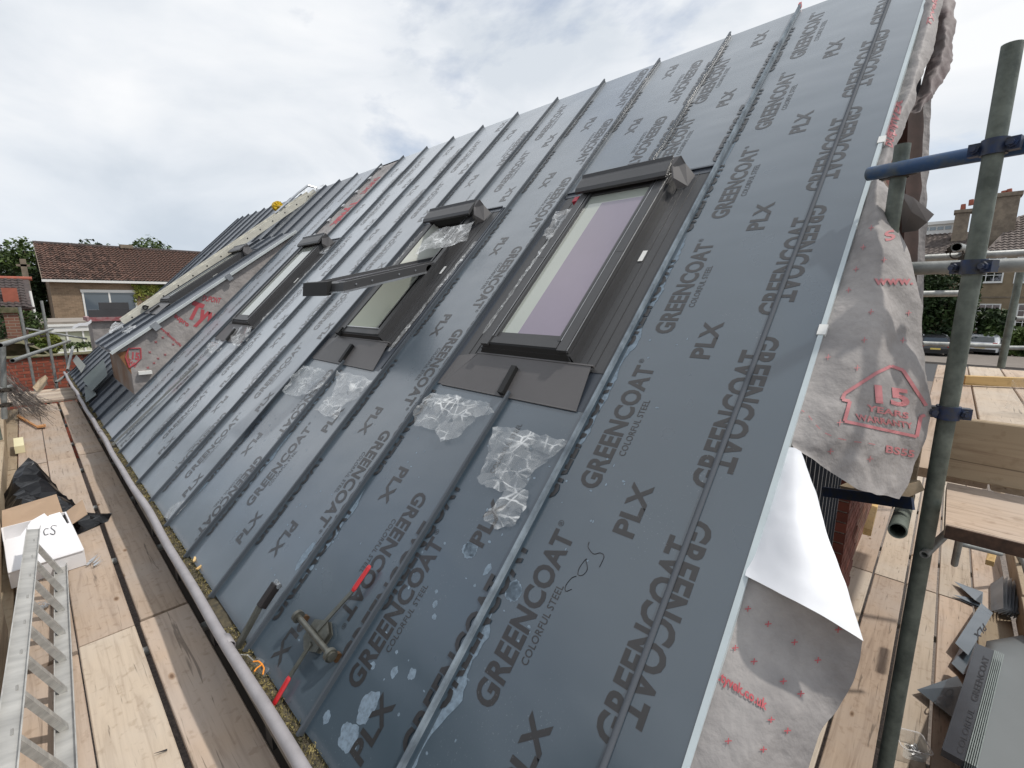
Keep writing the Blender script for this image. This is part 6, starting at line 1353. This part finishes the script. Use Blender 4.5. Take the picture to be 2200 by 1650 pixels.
for k, (x, y, h, r) in enumerate([(-13, -3, 11.5, 3.6), (-12, 4, 12.5, 4.0), (-13.5, 11, 11.8, 3.8), (-12.5, 18, 12.2, 4.0), (-7.5, 40, 10.5, 3.6), (-13, 36, 11, 3.8), (-6.5, 50, 10.5, 3.8)]):  # trees out of view, added to darken what the lower roof reflects
    tree('tree', (x, y, 0), h, r, LEAFD, ['tall garden tree left of the walkway, nearest of its row', 'tall garden tree second in the row left of the walkway', 'tall garden tree third in the row left of the walkway', 'tall garden tree fourth in the row left of the walkway', 'broad dark tree just left of the small tiled house', 'broad dark tree farther left of the small tiled house', 'broad dark tree behind the one left of the small house'][k], 'tree', 5200, 0.42, 30+k, group='garden trees left of the walkway')
# ------------------------------------------------------------------ right background
XH = 52.0
bh = thing('stone_house', 'ochre rendered house with sash windows, brown pantiles and tall chimneys across the road', 'house')
yL, yR = Vector((52.000, 4.460, 4.069)).y, Vector((52.000, -6.686, 4.037)).y
ze2 = Vector((52.000, -2.132, 7.371)).z; zl2 = Vector((52.000, 0.456, 7.433)).z
q = MB(); q.box((XH, yR-6, 0), (XH+9, yL, ze2)); obj('wall', q, RENDER, bh)
ysp = Vector((52.000, -1.139, 6.909)).y
def tiled(name, ya, yb, z0, z1, X0, X1, hipL=0.0):
    q = MB(); L_ = sqrt((X1-X0)**2+(z1-z0)**2); n = 15; m = int(abs(yb-ya)/0.32)
    for r_ in range(n):
        for c_ in range(m):
            y = ya+(yb-ya)*c_/m; t0 = r_/n; t1 = (r_+1)/n
            if hipL and (c_/m) < hipL*t0: continue
            w_ = (yb-ya)/m
            x0 = lerp(X0, X1, t0); x1 = lerp(X0, X1, t1); za = lerp(z0, z1, t0); zb2 = lerp(z0, z1, t1)
            q.add([(x0-0.03, y, za+0.05), (x0-0.05, y+w_*0.5, za+0.12), (x0-0.03, y+w_, za+0.05), (x1, y+w_, zb2), (x1, y+w_*0.5, zb2+0.07), (x1, y, zb2)], [(0,1,4,5), (1,2,3,4)])
    return obj(name, q, TILEG, bh, kind='stuff')
zr2 = Vector((57.000, -2.998, 10.634)).z; zr1 = Vector((57.000, 1.334, 9.656)).z
q = MB(); q.prism([(XH-0.4, ysp, ze2), (XH-0.4, yR-6, ze2), (XH+5, yR-6, zr2), (XH+5, ysp-1.8, zr2)], (0.02, 0, -0.1)); q.prism([(XH-0.4, yL, zl2), (XH-0.4, ysp, zl2), (XH+5, ysp, zr1), (XH+5, yL, zr1)], (0.02, 0, -0.1)); obj('roof', q, TILEG, bh)
tiled('tiles_right', ysp, yR-6, ze2, zr2, XH-0.4, XH+5, 0.17); tiled('tiles_left', yL, ysp, zl2, zr1, XH-0.4, XH+5)
def stack(px0, px1, ytop, ybot, X, pots, nm):
    a = Vector((1.000, 29.244, 15.723)) if False else None
cA = [Vector((55.000, -1.377, 12.038)), Vector((55.000, -2.747, 11.841)), Vector((55.000, -1.559, 9.874))]; 
q = MB(); q.box((54.6, cA[1].y, cA[2].z-3.2), (56.0, cA[0].y, cA[0].z)); q.box((54.5, cA[1].y-0.12, cA[0].z-0.1), (56.1, cA[0].y+0.12, cA[0].z+0.2)); obj('chimney', q, STONE, bh)
cB = [Vector((55.000, 0.834, 11.098)), Vector((55.000, -0.072, 10.988)), Vector((55.000, 0.714, 9.476))]
q = MB(); q.box((54.6, cB[1].y, cB[2].z-3.0), (55.8, cB[0].y, cB[0].z)); q.box((54.5, cB[1].y-0.1, cB[0].z-0.1), (55.9, cB[0].y+0.1, cB[0].z+0.15)); obj('chimney', q, STONE, bh)
for (p0, p1) in (((55.000, -1.850, 11.970), (55.000, -1.783, 12.470)), ((55.000, -2.161, 11.925), (55.000, -2.075, 12.564)), ((55.000, -2.493, 11.877), (55.000, -2.465, 12.089)), ((55.000, 0.411, 11.084), (55.000, 0.440, 11.750)), ((55.000, -0.047, 11.612), (55.000, 0.011, 12.056))):
    q = MB(); a = Vector(p0); b = Vector(p1); a.x = b.x = 55.2; q.tube(a, b, 0.19, 10, 0.15); obj('chimney_pot', q, POTS, bh)
q = MB(); d0 = Vector((57.000, 2.749, 9.869)); d1 = Vector((57.000, 0.830, 10.389)); q.box((57, d1.y, d0.z-0.2), (58.5, d0.y+3, d1.z+0.1)); q.box((56.8, d1.y-0.2, d1.z+0.1), (58.7, d0.y+3, d1.z+0.35)); dm = obj('dormer', q, WPAINT, bh)
for k in range(9):
    q = MB(); y = d1.y+0.15+k*0.5; q.box((56.95, y, d0.z+0.15), (57.0, y+0.4, d1.z-0.1)); obj('pane', q, mat('pale_glass', (0.25, 0.30, 0.33), 0.1, spec=1.0), dm)
def sash(pxa, pxb, pya, pyb, rows_=4, cols=3):
    a = Vector(pxa); b = Vector(pxb); y0, y1 = b.y, a.y; z1, z0 = a.z, b.z
    q = MB(); t = 0.09
    q.box((XH-0.06, y0-t, z0-t), (XH-0.005, y0, z1+t)); q.box((XH-0.06, y1, z0-t), (XH-0.005, y1+t, z1+t)); q.box((XH-0.06, y0, z1), (XH-0.005, y1, z1+t)); q.box((XH-0.12, y0-t, z0-t*1.6), (XH-0.005, y1+t, z0))
    for c_ in range(1, cols): y = lerp(y0, y1, c_/cols); q.box((XH-0.045, y-0.02, z0), (XH-0.01, y+0.02, z1))
    for r_ in range(1, rows_): z = lerp(z0, z1, r_/rows_); q.box((XH-0.044, y0, z-0.02), (XH-0.012, y1, z+0.02))
    f = obj('window', q, WPAINT, bh)
    for c_ in range(cols):
        for r_ in range(rows_):
            q = MB(); q.box((XH-0.03, lerp(y0,y1,c_/cols)+0.02, lerp(z0,z1,r_/rows_)+0.02), (XH-0.02, lerp(y0,y1,(c_+1)/cols)-0.02, lerp(z0,z1,(r_+1)/rows_)-0.02)); obj('pane', q, PANE, f)
sash((52.000, -1.133, 7.156), (52.000, -2.406, 5.314), 0, 0); sash((52.000, -1.452, 3.510), (52.000, -2.586, 1.695), 0, 0); sash((52.000, -3.618, 3.526), (52.000, -4.611, 1.780), 0, 0); sash((52.000, -3.143, 7.034), (52.000, -4.317, 5.263), 0, 0)
q = MB(); q.box((XH-0.04, yR-6, Vector((52.000, -2.574, 4.049)).z), (XH-0.002, yL, Vector((52.000, -2.560, 4.155)).z)); obj('string_course', q, STONE, bh)
# hedges and shrubs in front of the far house
def hz_(px, X): return Vector(px).y
hedge('hedge', (46.2, Vector((47.000, -1.245, 2.061)).y, 0), (49, Vector((47.000, 3.780, 1.869)).y, Vector((47.000, 1.503, 5.752)).z), LEAFD, 'tall dark hedge left of the sash windows across the road', n=9000, size=0.34, seed=3)
hedge('hedge', (47.0, Vector((48.000, -3.136, 2.093)).y, 0), (49.5, Vector((48.000, -1.537, 2.032)).y, Vector((48.000, -2.255, 3.218)).z), LEAFD, 'dark shrub below the lower sash window', 'shrub', n=4200, size=0.3, seed=5)
hedge('hedge', (46.4, Vector((47.000, -5.523, 2.224)).y, 0), (48, Vector((47.000, -1.854, 2.084)).y, Vector((47.000, -3.245, 2.137)).z), LEAF, 'low bright green hedge along the pavement', n=5200, size=0.26, seed=6)
tree('tree', (47.0, Vector((47.000, 1.774, 5.422)).y, 0), 6.6, 1.6, LEAFD, 'dark tree at the left end of the tall hedge', 'tree', 3000, 0.3, 15)
tree('tree', (47.5, Vector((47.500, -0.878, 5.358)).y, 0), 5.4, 0.8, LEAF, 'slim bright green shrub beside the tall hedge', 'tree', 1500, 0.2, 17)
# cars
def car(name, M, body, label, dark=False):
    t = thing(name, label, 'car', M)
    L_, Wd = 4.2, 1.76
    prof = [(-2.1,0.32),(-2.12,0.62),(-2.05,0.92),(-1.9,1.0),(-1.65,1.32),(-1.2,1.46),(0.1,1.48),(0.55,1.40),(1.15,1.02),(1.85,0.88),(2.08,0.70),(2.1,0.35)]
    q = MB(); n = len(prof); vs = []
    secs = [(-Wd/2+0.10, 0.80), (-Wd/2, 1.0), (-Wd/2+0.04, 1.0), (Wd/2-0.04, 1.0), (Wd/2, 1.0), (Wd/2-0.10, 0.80)]
    ys = [-Wd/2, -Wd/2+0.06, -Wd/2+0.16, Wd/2-0.16, Wd/2-0.06, Wd/2]
    for y in ys:
        e = 1-abs(y)/(Wd/2)
        for x, z in prof:
            k = 0.0 if abs(y) < Wd/2-0.1 else (1 if abs(y) > Wd/2-0.01 else 0.35)
            zz = z if z < 0.95 else lerp(z, 0.95, k)
            vs.append((x*(1-0.02*k), y, zz))
    fs = []
    for j in range(len(ys)-1):
        for i in range(n-1): fs.append((j*n+i, j*n+i+1, (j+1)*n+i+1, (j+1)*n+i))
        fs.append(((j+1)*n, (j+1)*n+n-1, j*n+n-1, j*n))
    fs += [list(range(n)), list(range(len(ys)*n-1, (len(ys)-1)*n-1, -1))]
    q.add(vs, fs); obj('body', q, body, t, M)
    GL = mat('car_glass', (0.03, 0.04, 0.045), 0.06, spec=1.0)
    q = MB(); q.prism([(-1.93,-0.66,1.02), (-1.93,0.66,1.02), (-1.66,0.55,1.33), (-1.66,-0.55,1.33)], (-0.03,0,0.01)); obj('rear_window', q, GL, t, M)
    q = MB(); q.prism([(0.62,-0.58,1.385),(0.62,0.58,1.385),(1.14,0.66,1.05),(1.14,-0.66,1.05)], (0.03,0,0.02)); obj('windscreen', q, GL, t, M)
    for s_ in (-1, 1):
        q = MB(); q.prism([(-1.6,s_*0.84,0.98),(-1.35,s_*0.74,1.33),(0.45,s_*0.74,1.33),(0.95,s_*0.84,1.0)], (0,s_*0.02,0)); obj('side_window', q, GL, t, M)
        q = MB(); q.box((-2.15, s_*0.72-0.1, 0.74), (-1.98, s_*0.72+0.12*(1 if s_ > 0 else 1), 0.98)); obj('tail_light', q, mat('tail_lens', (0.45,0.02,0.02), 0.2), t, M)
        for x in (-1.3, 1.3):
            q = MB(); q.tube((x, s_*0.68, 0.32), (x, s_*0.89, 0.32), 0.32, 20); wh = obj('wheel', q, BLACK, t, M)
            q = MB(); q.tube((x, s_*0.89, 0.32), (x, s_*0.90, 0.32), 0.2, 14); obj('rim', q, SILVER, wh, M)
    q = MB(); q.box((-2.145, -0.8, 0.30), (-2.09, 0.8, 0.50)); obj('bumper', q, BLACK, t, M)
    q = MB(); q.box((-2.15, -0.26, 0.56), (-2.12, 0.26, 0.67)); obj('number_plate', q, mat('plate_yellow', (0.7,0.55,0.15), 0.5), t, M)
    q = MB(); q.path([Vector((-1.5,0.6,1.45)), Vector((-1.4,0.6,1.52)), Vector((0.2,0.6,1.53))], 0.02, 6); q.path([Vector((-1.5,-0.6,1.45)), Vector((-1.4,-0.6,1.52)), Vector((0.2,-0.6,1.53))], 0.02, 6); obj('roof_bars', q, SILVER, t, M)
c1_ = Vector((46.041, -1.397, 0.000)); c2_ = Vector((43.349, 0.649, 0.000))
car('parked_car', T((c1_.x+1.9, c1_.y-0.75, 0.005)) @ R(-12, 'Z'), mat('silver_paint', (0.66, 0.68, 0.70), 0.35, metal=0.1, coat=0.6), 'silver hatchback seen from behind on the road')
car('parked_car', T((c2_.x+1.2, c2_.y+0.25, 0.005)) @ R(10, 'Z'), mat('black_paint', (0.012, 0.013, 0.017), 0.25, coat=0.6), 'black car with a red tail light behind the membrane')

# ------------------------------------------------------------------ every detached piece becomes an object of its own
def split_islands(o, tol=0.004):
    me = o.data; n = len(me.vertices); par = list(range(n))
    def fd(a):
        while par[a] != a: par[a] = par[par[a]]; a = par[a]
        return a
    for p in me.polygons:
        v = list(p.vertices)
        for k in v[1:]: par[fd(k)] = fd(v[0])
    isl = {}
    for i in range(n): isl.setdefault(fd(i), []).append(i)
    bx = []
    for r, vs in isl.items():
        co = [me.vertices[i].co for i in vs]; bx.append([[min(c[a] for c in co)-tol for a in range(3)], [max(c[a] for c in co)+tol for a in range(3)], set(vs)])
    ch = True
    while ch:
        ch = False
        for i in range(len(bx)):
            for j in range(i+1, len(bx)):
                if all(bx[i][0][a] <= bx[j][1][a] and bx[j][0][a] <= bx[i][1][a] for a in range(3)):
                    bx[i] = [[min(bx[i][0][a], bx[j][0][a]) for a in range(3)], [max(bx[i][1][a], bx[j][1][a]) for a in range(3)], bx[i][2] | bx[j][2]]; bx.pop(j); ch = True; break
            if ch: break
    if len(bx) < 2: return
    polys = [list(p.vertices) for p in me.polygons]; mats_ = list(me.materials); nm = o.name.split('.')[0]; sm_ = any(p.use_smooth for p in me.polygons)
    for k, (_, _, vs) in enumerate(bx):
        idx = sorted(vs); mp_ = {v: i for i, v in enumerate(idx)}; m2 = bpy.data.meshes.new(nm)
        m2.from_pydata([tuple(me.vertices[i].co) for i in idx], [], [[mp_[v] for v in p] for p in polys if p[0] in mp_])
        for m in mats_: m2.materials.append(m)
        if sm_: m2.shade_smooth()
        if k == 0: first = m2
        else:
            c = bpy.data.objects.new(nm, m2); scn.collection.objects.link(c); c.parent = o.parent; c.matrix_basis = o.matrix_basis.copy()
    o.data = first
SPLIT = ('side_flashing', 'verge_clip', 'holding_clip', 'reveal', 'sash', 'glazing_bead', 'cover_edge', 'weather_strip', 'pivot_hinge', 'gutter', 'pipe_collar', 'hood_bracket', 'paper', 'frame_cover')
STUFFY = ('water_stains', 'seam_clips', 'gutter_brackets', 'rung_ends', 'rung_holes', 'rivets', 'screw_heads', 'printed_crosses', 'printed_dashes', 'sticker_symbols', 'metal_clips', 'bright_edges')
for o in list(scn.objects):
    b_ = o.name.split('.')[0]
    if o.parent is not None and o.data and b_ in SPLIT and not o.children: split_islands(o)
    if o.parent is not None and b_ in STUFFY: o['kind'] = 'stuff'
